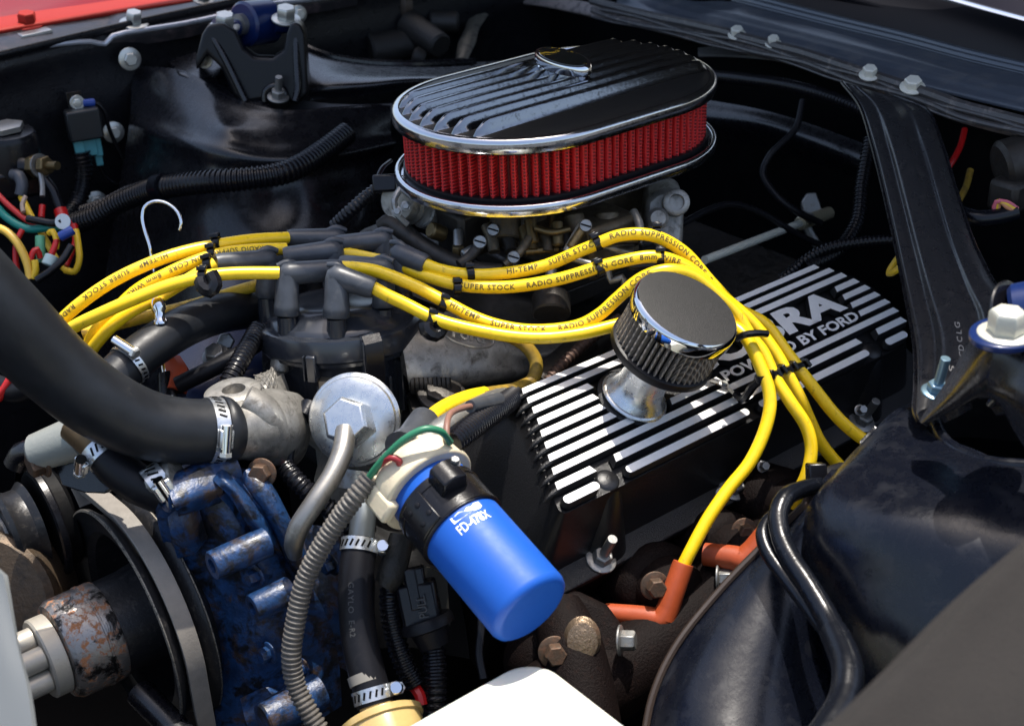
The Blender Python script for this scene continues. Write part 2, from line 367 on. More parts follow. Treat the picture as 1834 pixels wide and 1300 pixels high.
# ================================================================== the setting: ground, bay walls
struct(MB().box((0, 0, -92), (3000, 3000, 4)).build('ground', asphalt, smooth=0))
struct(MB().box((0, 0, -58), (140, 124, 2)).build('engine_bay_floor', black_dark, smooth=0))
FY = 57.0
wb = struct(MB().patch([[V((x, FY-1.5*math.sin(i*1.1), zz)) for i, x in enumerate((-75, -55, -38, -22, -5, 15, 40, 60))] for zz in (17.0, 13.5, 0, -20, -57)], 10, .4,
    disp=lambda a, b: .15*math.sin(b*40)+.12*math.sin(a*23+b*9)).build('inner_fender_wall', black_rough, smooth=80))
fw_ = struct(MB().patch([[V((44+2*math.sin(j), y, zz)) for j, y in enumerate((60, 40, 20, 0, -20, -40, -64))] for zz in (15, 6, 2, -6, -25, -57)], 6, .5).build('firewall', black_dark, smooth=80))
struct(MB().patch([[V((x, -66, zz)) for x in (-75, -40, -10, 20, 46)] for zz in (2, -20, -57)], 3, .5).build('near_inner_fender_wall', black_dark, smooth=80))
struct(MB().box((-80, 0, -32), (3, 124, 50)).build('radiator_support', black_dark, smooth=0))

# red fender with its turned-down flange, and the black mounting rail below it
def fe(px, py, y=62): return aty(px, py, y)
t = thing('red_fender', 'glossy red fender edge in the top left corner with a red bolt on its flange', 'fender', fe(200, 20))
MB().patch([[fe(-160, -20, 90), fe(60, -62, 90), fe(300, -110, 90), fe(560, -160, 90)], [fe(-160, 40, 72), fe(40, 5, 72), fe(220, -32, 72), fe(420, -66, 72)], [fe(-160, 68, 66), fe(0, 32, 66), fe(200, 2, 66), fe(400, -30, 66)]], 8, .3).build('fender_panel', red_paint, t, 80)
MB().patch([[fe(-160, 68, 66), fe(0, 31, 66), fe(200, 1, 66), fe(400, -31, 66)], [fe(-160, 86), fe(0, 52), fe(200, 20), fe(400, -10)], [fe(-160, 101), fe(0, 66), fe(200, 33), fe(400, 1)]], 5, .3).build('flange', red_edge, t, 80)
bolt(fe(50, 47, 63), (0, -.15, 1), 1.05, 1.3, t, red_edge, 1.7)
rail = [(-160, 128), (0, 100), (90, 84), (160, 78), (186, 82), (200, 68), (250, 58), (330, 45), (400, 30), (470, 12), (560, 2), (640, -12)]
top = [(-160, 90), (0, 60), (90, 44), (160, 33), (190, 28), (215, 22), (250, 17), (330, 4), (400, -8), (470, -20), (560, -34), (640, -46)]
t = thing('fender_rail', 'worn black fender mounting rail with a glinting white lip below the red fender', 'rail', fe(240, 60))
m = MB(); a = [fe(x, y, 62) for x, y in top]; b = [fe(x, y, 57.4) for x, y in rail]
m.patch([a, [p.lerp(q, .5)+V((0, 0, .25)) for p, q in zip(a, b)], b, [q+V((0, .3, -1.6)) for q in b]], 4, .25)
m.build('rail_panel', M('worn_rail_paint', (.035, .032, .035), .33, coat=.2, bump=.02, bs=2, dirt=((.13, .09, .09), .5, .7, .5, .5)), t, 60)
m = MB().tube([q+V((0, -.35, .25)) for q in b], .3, 8, 1.2).build('glint_lip', M('glint_white_lip', (.55, .56, .60), .3, .5, dirt=((.05, .05, .05), .55, .75, .8, .5)), t)  # lip coloured white to carry the glint along the rail
bolt(fe(240, 44, 58.5), (.05, -.25, 1), .95, 1.3, t, bolt_zinc, 1.75); bolt(fe(365, 2, 60), (0, -.25, 1), .8, .7, t, zinc_dull, 1.6)
MB().box(fe(62, 68, 61)-V((0, 0, .2)), (4.4, 3, .5)).build('washer_plate', zinc_dull, t, bevel=.1); MB().box(fe(60, 63, 61)+V((0, 0, .3)), (3.6, 2.6, .4)).build('washer_plate', bolt_zinc, t, bevel=.1)
for k, (x, y, r) in enumerate([(232, 106, 1.2), (203, 237, 1.15), (172, 361, 1.15), (45, 240, 1.0), (648, 298, 1.0), (534, 26, 1.0)]):
    o = bolt(aty(x, y, FY-.9+(-3 if k == 4 else 0)), (-.15, -1, .12), r*.68, .6, None, bolt_zinc, 1.6)
    tag(o, ['zinc flange bolt highest on the black inner fender wall left of the strut tower', 'zinc flange bolt beside the relay and its looping black wire', 'zinc flange bolt just above the joint of the corrugated looms', 'zinc bolt behind the round starter solenoid',
            'lone zinc bolt in the dark gap between strut tower and air cleaner', 'zinc bolt on the rail behind the bushing bracket'][k], 'bolt')

# ------------------------------------------------------------------ far strut tower, its bracket, the brace
t = thing('strut_tower', 'far black strut tower with streaky highlights between the fender wall and the air cleaner', 'strut tower', P(430, 420, 150))
grid = [[(238, 118, 163), (330, 128, 158), (410, 172, 153), (500, 196, 151), (600, 192, 153), (700, 186, 158)],
        [(237, 136, 162.4), (326, 148, 157), (408, 192, 151.4), (500, 214, 150), (600, 206, 152.4), (700, 195, 157)],
        [(232, 220, 160.5), (300, 240, 153.5), (385, 262, 147.6), (490, 276, 147), (600, 262, 151), (700, 240, 157)],
        [(212, 340, 160.5), (280, 370, 153), (385, 390, 147.2), (500, 392, 146.8), (620, 360, 151), (700, 320, 158)],
        [(190, 480, 161), (270, 500, 153), (390, 500, 147.2), (515, 500, 147), (650, 460, 152), (720, 430, 159)],
        [(150, 720, 163), (260, 720, 154), (390, 720, 148.5), (530, 720, 148.5), (680, 660, 154), (760, 640, 160)]]
def twr(a, b):
    d = .05*math.sin(a*9+b*7)
    for (u, v, r, h) in ((.60, .52, .10, -1.6), (.44, .34, .05, .5), (.78, .60, .06, -.7)):
        q = math.hypot((a-u), (b-v))/r
        d += h*math.exp(-q*q)
    d += .9*math.exp(-((b-.40-.05*a)/.028)**2)*(1 if a > .12 else a/.12)
    return d
MB().patch([pts(r) for r in grid], 12, .3, twr).build('tower_wall', black_paint, t, 80)
grid = [[(300, 92, 170), (400, 60, 172), (520, 50, 172), (620, 90, 168)], [(330, 128, 158), (410, 172, 153), (500, 196, 151), (600, 192, 153)]]
MB().patch([[P(300, 108, 163), P(360, 92, 163), P(430, 84, 164)], [P(318, 128, 158), P(372, 140, 157), P(440, 150, 156)], [P(330, 140, 157.5), P(408, 186, 152.5), P(500, 203, 151)]], 6, .3).build('tower_top', black_paint, t, 80)
t = thing('bushing_bracket', 'black stamped bracket on the far tower holding a blue bushing between two bolts', 'bracket', P(455, 150, 158))
out = [(362, 62), (372, 46), (398, 40), (422, 56), (436, 88), (456, 104), (488, 105), (508, 92), (514, 60), (522, 40), (538, 42), (546, 60), (549, 110), (553, 168), (536, 186), (498, 182), (470, 180), (436, 186), (418, 168), (396, 122), (372, 98), (352, 128), (350, 106)]
d0 = 153
m = MB().rings([[P(x, y, d0-1+.012*(y-100)) for x, y in out], [P(x+4, y-6, d0+7) for x, y in out]]); m.build('bracket_body', M('bracket_black', (.004, .004, .005), .36, spec=.3, bump=.01, bs=2), t, 35, bevel=.6, seg=4)
for L in ([(378, 62, 152), (402, 104, 152), (432, 166, 152.4), (440, 182, 152.5)], [(530, 60, 152), (531, 110, 152), (533, 160, 152), (528, 182, 152)], [(474, 182, 152.7), (476, 164, 152.4), (492, 154, 152.2), (508, 162, 152.4), (512, 182, 152.7)]):
    MB().tube(pts(L), .40, 10, .6).build('pressed_rib', black_paint, t)
xa = (P(500, 30, 158)-P(410, 52, 156)).normalized()
MB().cyl(P(434, 44, 156), P(484, 38, 159), 2.5, n=32, bev=.3).build('bushing', bushing_blue, t)
MB().cyl(P(426, 45, 155.5), P(492, 37, 159.5), 1.2, n=20).build('sleeve', zinc_dull, t)
MB().tube(pts([(384, 54, 154), (408, 56, 155), (432, 46, 156)]), [1.3, 1.0, .8], 10, .5).build('bolt_tab', bushing_blue, t)
MB().tube(pts([(490, 46, 157), (508, 46, 157.5), (528, 42, 158)]), [.9, .9, .9], 10, .5).build('bolt_tab', bushing_blue, t)
bolt(P(403, 50, 154.5), (0, -.25, 1), 1.1, 1.3, t, bolt_zinc, 1.5); bolt(P(512, 37, 156), (0, -.25, 1), 1.1, 1.3, t, bolt_zinc, 1.5)
bolt(P(498, 176, 152), (0, -.3, 1), .8, .8, t, zinc_dull, 1.5, name='stud_nut', stud=1.6)
bolt(P(368, 108, 156), (-.8, -.5, .3), .7, .8, t, bolt_zinc, 1.4)

t = thing('tower_brace', 'long black brace with a pale sheen between the far tower and the air cleaner', 'brace', P(640, 140, 158))
g = [[(530, 78, 166), (580, 98, 165), (650, 112, 165.5), (730, 116, 166), (850, 112, 171), (1000, 100, 177), (1150, 80, 181)],
     [(540, 96, 163.5), (590, 116, 162), (650, 126, 161.6), (730, 128, 162.4), (850, 126, 167), (1000, 112, 173), (1150, 88, 178)],
     [(550, 150, 157), (600, 150, 156.4), (660, 148, 157), (730, 142, 158.5), (850, 138, 163), (1000, 122, 169), (1150, 98, 174)],
     [(556, 180, 157), (600, 176, 157), (660, 171, 157.6), (730, 160, 159), (850, 150, 163.5), (1000, 134, 170), (1150, 108, 175)]]
MB().patch([pts(r) for r in g], 8, .35).build('brace_channel', black_paint, t, 70)
MB().tube(pts([(532, 78, 165.6), (580, 98, 164.6), (650, 111, 165.1), (730, 115, 165.6), (850, 111, 170.6)]), .45, 8, 1).build('rolled_edge', black_paint, t)
t = thing('lower_crossbar', 'dark flat bar under the pale brace, left of the air cleaner', 'bar', P(620, 205, 156))
MB().tube(pts([(525, 195, 158), (560, 205, 157), (640, 210, 157), (740, 206, 159), (860, 200, 163)]), 1.1, 4, 2, fup=(0, 0, 1), flat=1.4).build('crossbar', M('grey_black_paint', (.035, .034, .036), .4, bump=.02, bs=2), t, bevel=.15)

# ------------------------------------------------------------------ cowl, hinge side lips, firewall furniture
t = thing('cowl_panel', 'blue-black cowl panel crossing the top right corner with bolts along its seam', 'cowl', P(1500, 90, 145))
top = [(1105, -70, 190), (1240, -25, 182), (1340, 2, 170), (1480, 38, 160), (1620, 72, 150), (1740, 104, 142), (1920, 146, 134)]
bot = [(1105, 8, 186), (1180, 38, 176), (1300, 66, 164), (1440, 98, 153), (1600, 140, 143), (1720, 170, 136), (1900, 212, 128)]
mid = [((a[0]+b[0])/2, (a[1]+b[1])/2, (a[2]+b[2])/2-1.2) for a, b in zip(top, bot)]
MB().patch([pts(top), pts(mid), pts(bot)], 8, .3, lambda a, b: .06*math.sin(b*70+a*5)).build('cowl_face', M('dusty_blue_black_paint', (.075, .085, .105), .32, coat=.15, bump=.02, bs=1, dirt=((.15, .145, .145), .48, .8, .35, .5)), t, 80)
for off, r, mt in ((0, .42, zinc_dull), (-9, .34, black_paint), (5, .3, black_paint)):
    MB().tube([P(x, y+off, d-1.2) for x, y, d in top], r, 8, 2).build('seam_strip', M('grey_seam_paint', (.09, .10, .12), .3, .3), t)
lips = [(870, -4, 200), (960, 4, 192), (1060, 22, 182), (1180, 52, 172), (1300, 78, 161), (1440, 116, 150), (1580, 160, 140), (1720, 208, 132), (1900, 256, 125)]
seam = M('dusty_brown_seam', (.24, .20, .185), .5, .1, bump=.08, bs=3, dirt=((.02, .02, .02), .5, .7, .9, .6))
MB().patch([[P(x, y-16, d+1) for x, y, d in lips], [P(x, y-8, d) for x, y, d in lips], [P(x, y+4+3*math.sin(x*.02), d-.5) for x, y, d in lips], [P(x, y+9+3*math.sin(x*.03), d+.5) for x, y, d in lips]], 8, .25).build('seam_flange', seam, t, 60)
for off, r, d_ in ((-20, .55, -.6), (-9, .22, -1.0), (-1, .30, -1.1), (6, .16, -1.0)):
    MB().tube([P(x+(lips[i+3][0]-x)*u if i+3 < len(lips) else x, (y+(lips[i+3][1]-y)*u if i+3 < len(lips) else y)+off+(3 if off > -20 else .6)*math.sin(x*.031+off*2+u*4), (d+(lips[i+3][2]-d)*u if i+3 < len(lips) else d)+d_) for i, (x, y, d) in enumerate(lips[2:]) for u in ((0, .33, .66) if i+3 < len(lips) else (0,))], r, 8, 1.0).build('seam_strip', M('dark_brown_seam_strip', (.07, .065, .065), .35, .2, bump=.04, bs=2, dirt=((.30, .25, .22), .55, .8, .8, .6)), t)
for x, y, d, r in ((1320, 58, 160, .72), (1385, 74, 155, .62), (1557, 130, 141, .72), (1634, 152, 137, .85)):
    bolt(P(x, y+6, d-1), (-.25, -.2, 1), r, .8, t, M('cream_grey_bolt', (.75, .72, .62), .4, .1, bump=.02, bs=4), 1.45)
MB().patch([[P(1760, 215, 131), P(1800, 205, 129), P(1860, 215, 127)], [P(1778, 226, 130), P(1810, 238, 128), P(1860, 245, 126)]], 4, .3).build('torn_lip', seam, t)
t = thing('windscreen_edge', 'dark channel with a bright chrome trim line in the extreme top right corner', 'trim', P(1780, 30, 165))
MB().patch([pts([(1100, -180, 205), (1400, -90, 185), (1650, -10, 165), (1920, 60, 145)]), pts([(1100, -130, 198), (1400, -40, 180), (1650, 30, 162), (1920, 100, 144)]), pts([(1100, -72, 192), (1400, 10, 172), (1650, 76, 154), (1920, 148, 137)])], 8, .3).build('channel', M('near_black_trim', (.003, .003, .005), .6, spec=.06), t, 80)
MB().patch([pts([(1400, -260, 190), (1700, -160, 172), (2000, -60, 158)]), pts([(1380, -95, 184), (1680, -8, 166), (1960, 66, 150)])], 6, .4).build('windscreen_glass', M('dark_windscreen_glass', (.004, .003, .008), .25, spec=.15), t, 80)
MB().tube(pts([(1500, -52, 178), (1680, -5, 165), (1760, 18, 160), (1920, 62, 150)]), 1.0, 10, 2, flat=.5).build('chrome_trim', chrome, t)
MB().tube(pts([(1300, -60, 184), (1500, -5, 172), (1700, 52, 160), (1920, 112, 147)]), .8, 10, 2, flat=.6).build('trim_bead', M('near_black_trim', (.003, .003, .005), .6, spec=.06), t)
# firewall shelf, hoses, bracket lip
tag(MB().patch([pts([(1260, 178, 168), (1360, 196, 160), (1450, 222, 154), (1560, 262, 147)]), pts([(1250, 212, 167), (1360, 226, 159), (1450, 256, 153), (1560, 300, 146)]), pts([(1250, 250, 170), (1360, 262, 162), (1450, 290, 156), (1560, 330, 149)])], 8, .4).build('firewall_ledge', black_paint), 'dark pressed ledge across the firewall right of the air cleaner', 'ledge')
tag(MB().loom(pts([(1255, 136, 160), (1330, 142, 155), (1430, 158, 150), (1540, 196, 145), (1600, 240, 142)]), .75).build('corrugated_loom', plastic), 'dark corrugated loom along the firewall top, right of the air cleaner', 'loom')
tag(MB().tube(pts([(1438, 180, 150), (1425, 230, 149), (1378, 280, 148), (1366, 310, 148), (1390, 350, 147), (1425, 378, 147), (1470, 400, 149)]), .38).build('cable', rubber), 'thin dark cable dropping in an S bend before the firewall', 'cable')
tag(MB().tube(pts([(1220, 402, 138), (1265, 378, 140), (1310, 366, 142), (1360, 380, 144), (1440, 426, 147), (1500, 450, 150)]), .35).build('vacuum_line', rubber), 'thin grey-black line arching right of the carburettor', 'hose')
tag(MB().loom(pts([(1560, 250, 144), (1545, 330, 143), (1535, 400, 142), (1500, 450, 141), (1440, 480, 140)]), .8).build('corrugated_loom', plastic), 'dark corrugated loom descending beside the left edge of the brace leg', 'loom')
tag(MB().loom(pts([(1400, 500, 141), (1470, 450, 140), (1560, 432, 139), (1640, 430, 138)]), .6).build('corrugated_loom', plastic), 'corrugated loom running level behind the rear end of the valve cover', 'loom')
t = thing('throttle_rod', 'pale steel throttle rod running from the carburettor to a firewall lever', 'rod', P(1380, 420, 145))
MB().cyl(P(1262, 466, 134), P(1442, 397, 150), .42, n=14).build('rod', M('pale_plated_rod', (.74, .76, .66), .35, .3), t); MB().cyl(P(1432, 401, 149.2), P(1486, 381, 153), .75, .7, n=16, bev=.12).build('rod_end', M('pale_brass', (.42, .38, .26), .4, .6, dirt=((.12, .10, .06), .55, .8, 2, .6)), t)
MB().cyl(P(1436, 397, 149.5), P(1450, 393, 150.4), .85, n=6).build('lock_nut', zinc_dull, t)
MB().poly3(pts([(1436, 362, 152), (1446, 346, 152), (1462, 344, 152), (1470, 366, 152), (1474, 384, 152), (1452, 386, 152), (1438, 378, 152)]), .8, FW).build('lever', zinc_dull, t, bevel=.15)
MB().tube(pts([(1438, 390, 151), (1452, 420, 151), (1464, 440, 151)]), .5, 8).build('link', zinc_dull, t)
# behind the right of the brace leg
tag(MB().tube(pts([(1728, 232, 140), (1720, 262, 139), (1704, 292, 138), (1690, 312, 138)]), .32).build('red_wire', red_wire), 'single red wire right of the brace leg', 'wire')
tag(MB().tube(pts([(1738, 305, 138), (1730, 335, 137), (1712, 368, 136), (1700, 385, 136)]), .34).build('yellow_wire', yellow_brown), 'dull yellow wire right of the brace leg', 'wire')
tag(MB().tube(pts([(1610, 460, 130), (1596, 480, 130), (1592, 490, 130), (1606, 484, 129), (1625, 462, 129)]), .3).build('yellow_wire', yellow_w), 'small yellow wire loop showing left of the brace leg', 'wire')
t = thing('wiper_motor', 'dark grimy motor with a wire bundle in the shadows at the right edge', 'motor', P(1810, 330, 128))
MB().cyl(P(1790, 300, 128), P(1850, 282, 128), 2.4, n=24, bev=.4).build('motor_case', cast_dark, t); MB().box(P(1815, 345, 128), (4, 3, 3)).build('gear_case', cast_dark, t, bevel=.5)
for k, (mt, y) in enumerate(((pink_wire, 0), (yellow_w, 4), (orange_stripe, 8))):
    MB().tube(pts([(1780+k*4, 378, 126), (1784+k*3, 362-y*.3, 125.6), (1802, 362+y, 125.4), (1822, 374+y, 125.6)]), .22, 8, .3).build('wire', mt, t)
MB().tube(pts([(1725, 385, 127), (1750, 392, 126), (1790, 388, 126), (1820, 380, 126)]), .8, 10).build('taped_wires', tape, t)
# far right back: heater gear above the air cleaner
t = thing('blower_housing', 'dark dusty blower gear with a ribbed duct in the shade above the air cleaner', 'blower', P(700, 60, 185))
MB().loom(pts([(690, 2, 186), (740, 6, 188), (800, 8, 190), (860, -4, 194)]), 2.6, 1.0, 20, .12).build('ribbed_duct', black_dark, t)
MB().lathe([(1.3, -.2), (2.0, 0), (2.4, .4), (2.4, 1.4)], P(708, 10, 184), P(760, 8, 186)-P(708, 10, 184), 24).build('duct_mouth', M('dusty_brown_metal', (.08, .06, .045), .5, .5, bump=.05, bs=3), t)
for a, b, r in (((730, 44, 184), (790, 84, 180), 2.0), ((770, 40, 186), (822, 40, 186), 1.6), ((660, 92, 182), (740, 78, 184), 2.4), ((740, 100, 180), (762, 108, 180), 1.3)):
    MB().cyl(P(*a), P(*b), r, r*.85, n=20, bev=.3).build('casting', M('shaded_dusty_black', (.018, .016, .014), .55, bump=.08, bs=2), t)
tag(MB().tube(pts([(876, -8, 196), (862, 20, 192), (846, 50, 188), (836, 78, 185), (826, 108, 182)]), [1.6, 1.4, 1.0, 1.2, .8], 8, 1, flat=.5).build('lit_panel_edge', M('lit_edge_metal', (.20, .185, .15), .45, .5, bump=.1, bs=2, dirt=((.03, .03, .03), .5, .7, .6, .7))), 'pale lit edge of the firewall opening above the air cleaner', 'panel edge')  # whitish colour stands in for light falling along this panel edge
tag(MB().patch([pts([(1250, 86, 168), (1290, 84, 166), (1340, 92, 163), (1390, 96, 160)]), pts([(1250, 98, 166), (1290, 98, 164), (1340, 100, 161), (1385, 104, 158)])], 6, .3).build('bracket_tab', zinc_dull), 'thin grey metal tab behind the rear end of the air cleaner', 'tab')

# ------------------------------------------------------------------ air cleaner
ACX, ACY, AL, AW = -1.6, .6, 32.4, 21.8
AH = (AL-AW)/2
def stad(off, z, n=96, cx=ACX, cy=ACY, axy=1):
    o = []; r = AW/2-off; per = 2*math.pi*r+4*AH
    for i in range(n):
        s = (i+.5)*per/n
        if s < math.pi*r: a = -math.pi/2+s/r; p = (AH+r*math.cos(a), r*math.sin(a))
        elif s < math.pi*r+2*AH: p = (AH-(s-math.pi*r), r)
        elif s < 2*math.pi*r+2*AH: a = math.pi/2+(s-math.pi*r-2*AH)/r; p = (-AH+r*math.cos(a), r*math.sin(a))
        else: p = (-AH+(s-2*math.pi*r-2*AH), -r)
        o.append(V((cx+p[0], cy+p[1], z)))
    return o
t = thing('air_cleaner', 'long oval air cleaner with a finned black lid, bright rims and red pleated filter', 'air cleaner', (ACX, ACY, 11))
MB().rings([stad(.35, 16.7), stad(.05, 16.75), stad(0, 17.0), stad(0, 17.55), stad(.1, 17.85), stad(.35, 18.02), stad(.65, 18.02), stad(.75, 17.9), stad(.75, 17.2)], cap=False).build('lid_rim', polished, t, 50)
lidm = M('lid_black_wrinkle', (.011, .011, .011), .46, bump=.02, bs=16, var=.6, vs=12, spec=.4)
lid = MB().rings([stad(.72, 17.9), stad(1.1, 18.0), stad(3, 18.08), stad(6, 18.15), stad(9, 18.2), stad(10.6, 18.2)]).build('lid_top', lidm, t, 50)
MB().rings([stad(.3, 16.9), stad(4, 16.9), stad(4, 16.6), stad(.3, 16.6)], cap=False).build('lid_underside', black_dark, t)
finm = M('polished_black_fin', (.27, .275, .29), .13, 1.0, bump=.01, bs=2, dirt=((.02, .02, .02), .55, .8, 1.5, .4))
def zlid(x, y):
    dx = max(0, abs(x)-AH); d = AW/2-math.hypot(dx, y); return np.interp(d, [.72, 1.1, 3, 6, 9], [17.9, 18.0, 18.08, 18.15, 18.2])
for i in range(7):
    y = -5.45+i*1.84; xe = AH+math.sqrt((AW/2-.75)**2-y*y); rg = []
    for k in range(41):
        u = -1+2*k/40; u = math.copysign(abs(u)**.6, u); x = xe*u; e = (1-abs(u))*xe
        hh = 1.15*min(1, (max(e, .02)/1.5))**.6; ww = .62*(1 if e > 1.0 else .55+.45*e)
        z0 = zlid(x, y)-.05
        rg.append([V((ACX+x, ACY+y+a*ww*.85, z0+b*hh)) for a, b in ((-1.05, 0), (-.62, .35), (-.42, .85), (-.22, 1), (.22, 1), (.42, .85), (.62, .35), (1.05, 0))])
    MB().rings(rg, True).build('fin', finm, t, 50)
# winged nut with an oval badge
e0 = V((ACX+1.6, ACY+1.0, 18.5))
m = MB(); m.lathe([(3.3, -.2), (3.4, .15), (3.3, .7), (2.9, .8)], e0, (0, 0, 1), 48, up=(0, 1, 0), sx=.46, sy=1); m.lathe([(3.3, .95), (3.5, 1.1), (3.5, 1.7), (3.35, 1.88), (3.05, 1.9)], e0, (-.05, -.06, 1), 48, up=(0, 1, 0), sx=.50, sy=1); m.lathe([(2.4, .7), (2.4, 1.05)], e0, (0, 0, 1), 24, sx=.45, sy=1, up=(0, 1, 0))
nut = m.build('badge_nut', chrome, t, 40)
MB().lathe([(3.0, 1.9), (3.0, 1.96), (.1, 2.0)], e0, (-.05, -.06, 1), 40, up=(0, 1, 0), sx=.48, sy=1).build('badge_insert', M('dark_badge_with_yellow', (.006, .009, .008), .15, coat=.6, dirt=((.45, .27, .02), .55, .60, .45, .25)), nut)
# base pan and filter
MB().rings([stad(.2, 11.1), stad(-.1, 11.2), stad(-.15, 11.5), stad(-.15, 12.0), stad(0, 12.2), stad(.2, 12.22), stad(.4, 12.1), stad(.5, 11.7), stad(1.6, 11.6), stad(5, 11.6), stad(5, 11.1), stad(1.5, 10.9)], cap=False).build('base_pan', polished, t, 50)
MB().rings([stad(.9, 11.6), stad(.7, 11.8), stad(.75, 12.5), stad(1.05, 12.55), stad(1.5, 12.5)], cap=False).build('filter_seal', rubber, t, 50)
MB().rings([stad(1.0, 16.6), stad(.95, 16.35), stad(1.3, 16.3)], cap=False).build('filter_seal', rubber, t, 50)
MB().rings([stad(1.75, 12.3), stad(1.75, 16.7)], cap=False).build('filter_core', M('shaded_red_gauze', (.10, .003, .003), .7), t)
NP = 88; base = stad(1.42, 0, NP)
def pleat_mesh(seed):
    rnd = random.Random(seed); rg = []
    for k in range(7):
        u = k/6; wob = rnd.uniform(-.035, .035)
        rg.append([V((a*.30+wob, b*.55, u*4.3)) for a, b in ((-1.25, .75), (-1, .0), (-.72, -.62), (-.3, -.93), (.3, -.93), (.72, -.62), (1, .0), (1.25, .75))])
    return MB().rings(rg, True)
protos = [pleat_mesh(s).build('pleat', red_gauze, t, 60) for s in range(5)]
ac_loc = V((ACX, ACY, 11))
for i, p in enumerate(base):
    q = base[(i+1) % NP]; tg = (q-base[i-1]).normalized()
    o = protos[i % 5] if i < 5 else protos[(i*7+i//5) % 5].copy()
    if i >= 5: COL.objects.link(o); o.parent = t
    # meshes were written around the world origin: put their origin at the pleat foot
    o['i'] = i
    o.rotation_euler = (0, 0, math.atan2(tg.y, tg.x)+random.uniform(-.06, .06))
    o.location = (V((p.x, p.y, 12.35)) - ac_loc)*SC
for me in {o.data for o in protos}:
    me.transform(Matrix.Translation(ac_loc*SC))
for o in t.children:
    if 'i' in o: del o['i']

# ------------------------------------------------------------------ valve cover (its own tilted frame)
CW = V((0, -.891, -.454)); CN = V((0, -.454, .891)); CX_ = V((1, 0, 0))
def cv(X, s, h=0): return V((X, -16, 0))+CW*s+CN*h
def spath(poly, r=1.0, n=5):      # round the corners of a 2D outline
    out = []; k = len(poly)
    for i in range(k):
        p = V(poly[i-1]).to_2d(); c = V(poly[i]).to_2d(); q = V(poly[(i+1) % k]).to_2d()
        rr = min(r, (p-c).length*.45, (q-c).length*.45); a = c+(p-c).normalized()*rr; b = c+(q-c).normalized()*rr
        for j in range(n+1):
            u = j/n; out.append(a*(1-u)**2+c*2*u*(1-u)+b*u*u)
    return out
vc = thing('valve_cover', 'long black valve cover with bright fins and raised white-metal lettering under the breather', 'valve cover', cv(-2, 6))
def ring2(poly, h, r): return [cv(p.x, p.y, h) for p in spath([V((a, b, 0)) for a, b in poly], r)]
tp = [(-20.6, -.2), (16.8, -.2), (19.6, 2.2), (20.7, 4.5), (20.7, 8.8), (18.6, 11.3), (-24.4, 11.3), (-24.0, 9.6)]
def lerp2(a, b, u): return [(p[0]*(1-u)+q[0]*u, p[1]*(1-u)+q[1]*u) for p, q in zip(a, b)]
bp_ = [(-24.6, -1.0), (18.2, -1.0), (22, 1.8), (23.4, 4.5), (23.4, 9.8), (21.4, 13.0), (-25.6, 13.0), (-26.2, 10.4)]
MB().rings([ring2(tp, -.55, 1.2), ring2(lerp2(tp, bp_, -.012), -.25, 1.3), ring2(lerp2(tp, bp_, .02), -.6, 1.4), ring2(lerp2(tp, bp_, .14), -1.3, 1.6), ring2(lerp2(tp, bp_, .45), -3.0, 1.9), ring2(lerp2(tp, bp_, .8), -5.2, 2.1), ring2(lerp2(tp, bp_, 1), -6.4, 2.2)]).build('cover_body', cover_paint, vc, 50)
fl = [(-26.2, -1.9), (19, -1.9), (24, 2), (25, 5), (25, 11), (23, 14.9), (-26.0, 14.9), (-28.0, 12.0)]
MB().rings([ring2(fl, -7.1, 1.5), ring2(fl, -6.3, 1.5)]).build('flange', crinkle, vc, 40, bevel=.12)
# bolt pockets cut by a rounded column in the near side, with a bolt each
for X in (-18.6, 14.6):
    MB().rings([[cv(X+math.cos(a)*rx, 10.2+sy+math.sin(a)*ry, h) for a in [2*math.pi*j/24 for j in range(24)]] for rx, ry, sy, h in ((.1, .1, 0, -.3), (.8, .8, 0, -.34), (1.1, 1.1, 0, -.6), (1.35, 1.45, .2, -1.3), (1.6, 1.7, 1.0, -3.4), (2.0, 2.2, 2.2, -6.3))]).build('bolt_column', cover_paint, vc, 50)
for X, s in ((-20.0, 13.9), (-4.4, 13.8), (13, 13.9)):
    bolt(cv(X, s, -6.3), CN, .85, .8, vc, zinc_dull, 1.55, name='flange_bolt', stud=2.2 if X > -21 else 0)
text_bar = M('bright_machined_fin_face', (.86, .86, .85), .36, .25, var=.05, vs=1.5, bump=.008, bs=14)
def bar(X0, X1, s, wd=.60, r0=0, r1=0):
    # the raised fin: wrinkle-black sides with a machined top, its ends square or rounded, front ends with a sloping tail
    h0, h1 = -.3, .42
    def o2(e): 
        p = []
        for (cx, sg, rr) in ((X1, 1, r1), (X0, -1, r0)):
            ww = wd/2+e
            if rr:
                for j in range(9):
                    a = sg*(-math.pi/2+math.pi*j/8) if sg > 0 else math.pi/2+math.pi*j/8
                    p.append((cx-sg*ww+math.cos(a)*ww*1, s+math.sin(a)*ww))
            elif sg > 0: p += [(cx+e, s-ww), (cx+e+.25, s+ww)]
            else: p += [(cx-e-.25, s+ww), (cx-e, s-ww)]
        return p
    m = MB(); rg = [[cv(a, b, h) for a, b in o2(e)] for e, h in ((.16, h0), (.03, h1-.02))]; m.rings(rg, True)
    if not r0 and X0 < -19:
        tt = [cv(X0+.2, s+.22, .18), cv(X0-.45, s+.26, .12), cv(X0-.9, s+.3, -.2), cv(X0-1.2, s+.32, -.7)]
        m.tube(tt, [.2, .24, .2, .08], 8, .3)
    f = m.build('fin', crinkle, vc, 40)
    MB().rings([[cv(a, b, h) for a, b in o2(e)] for e, h in ((0, h1-.02), (-.01, h1+.03))]).build('fin_face', text_bar, f, 0)
S = [.30, 1.28, 2.3, 3.4, 4.5, 5.6, 6.72, 7.9, 9.15, 10.55]
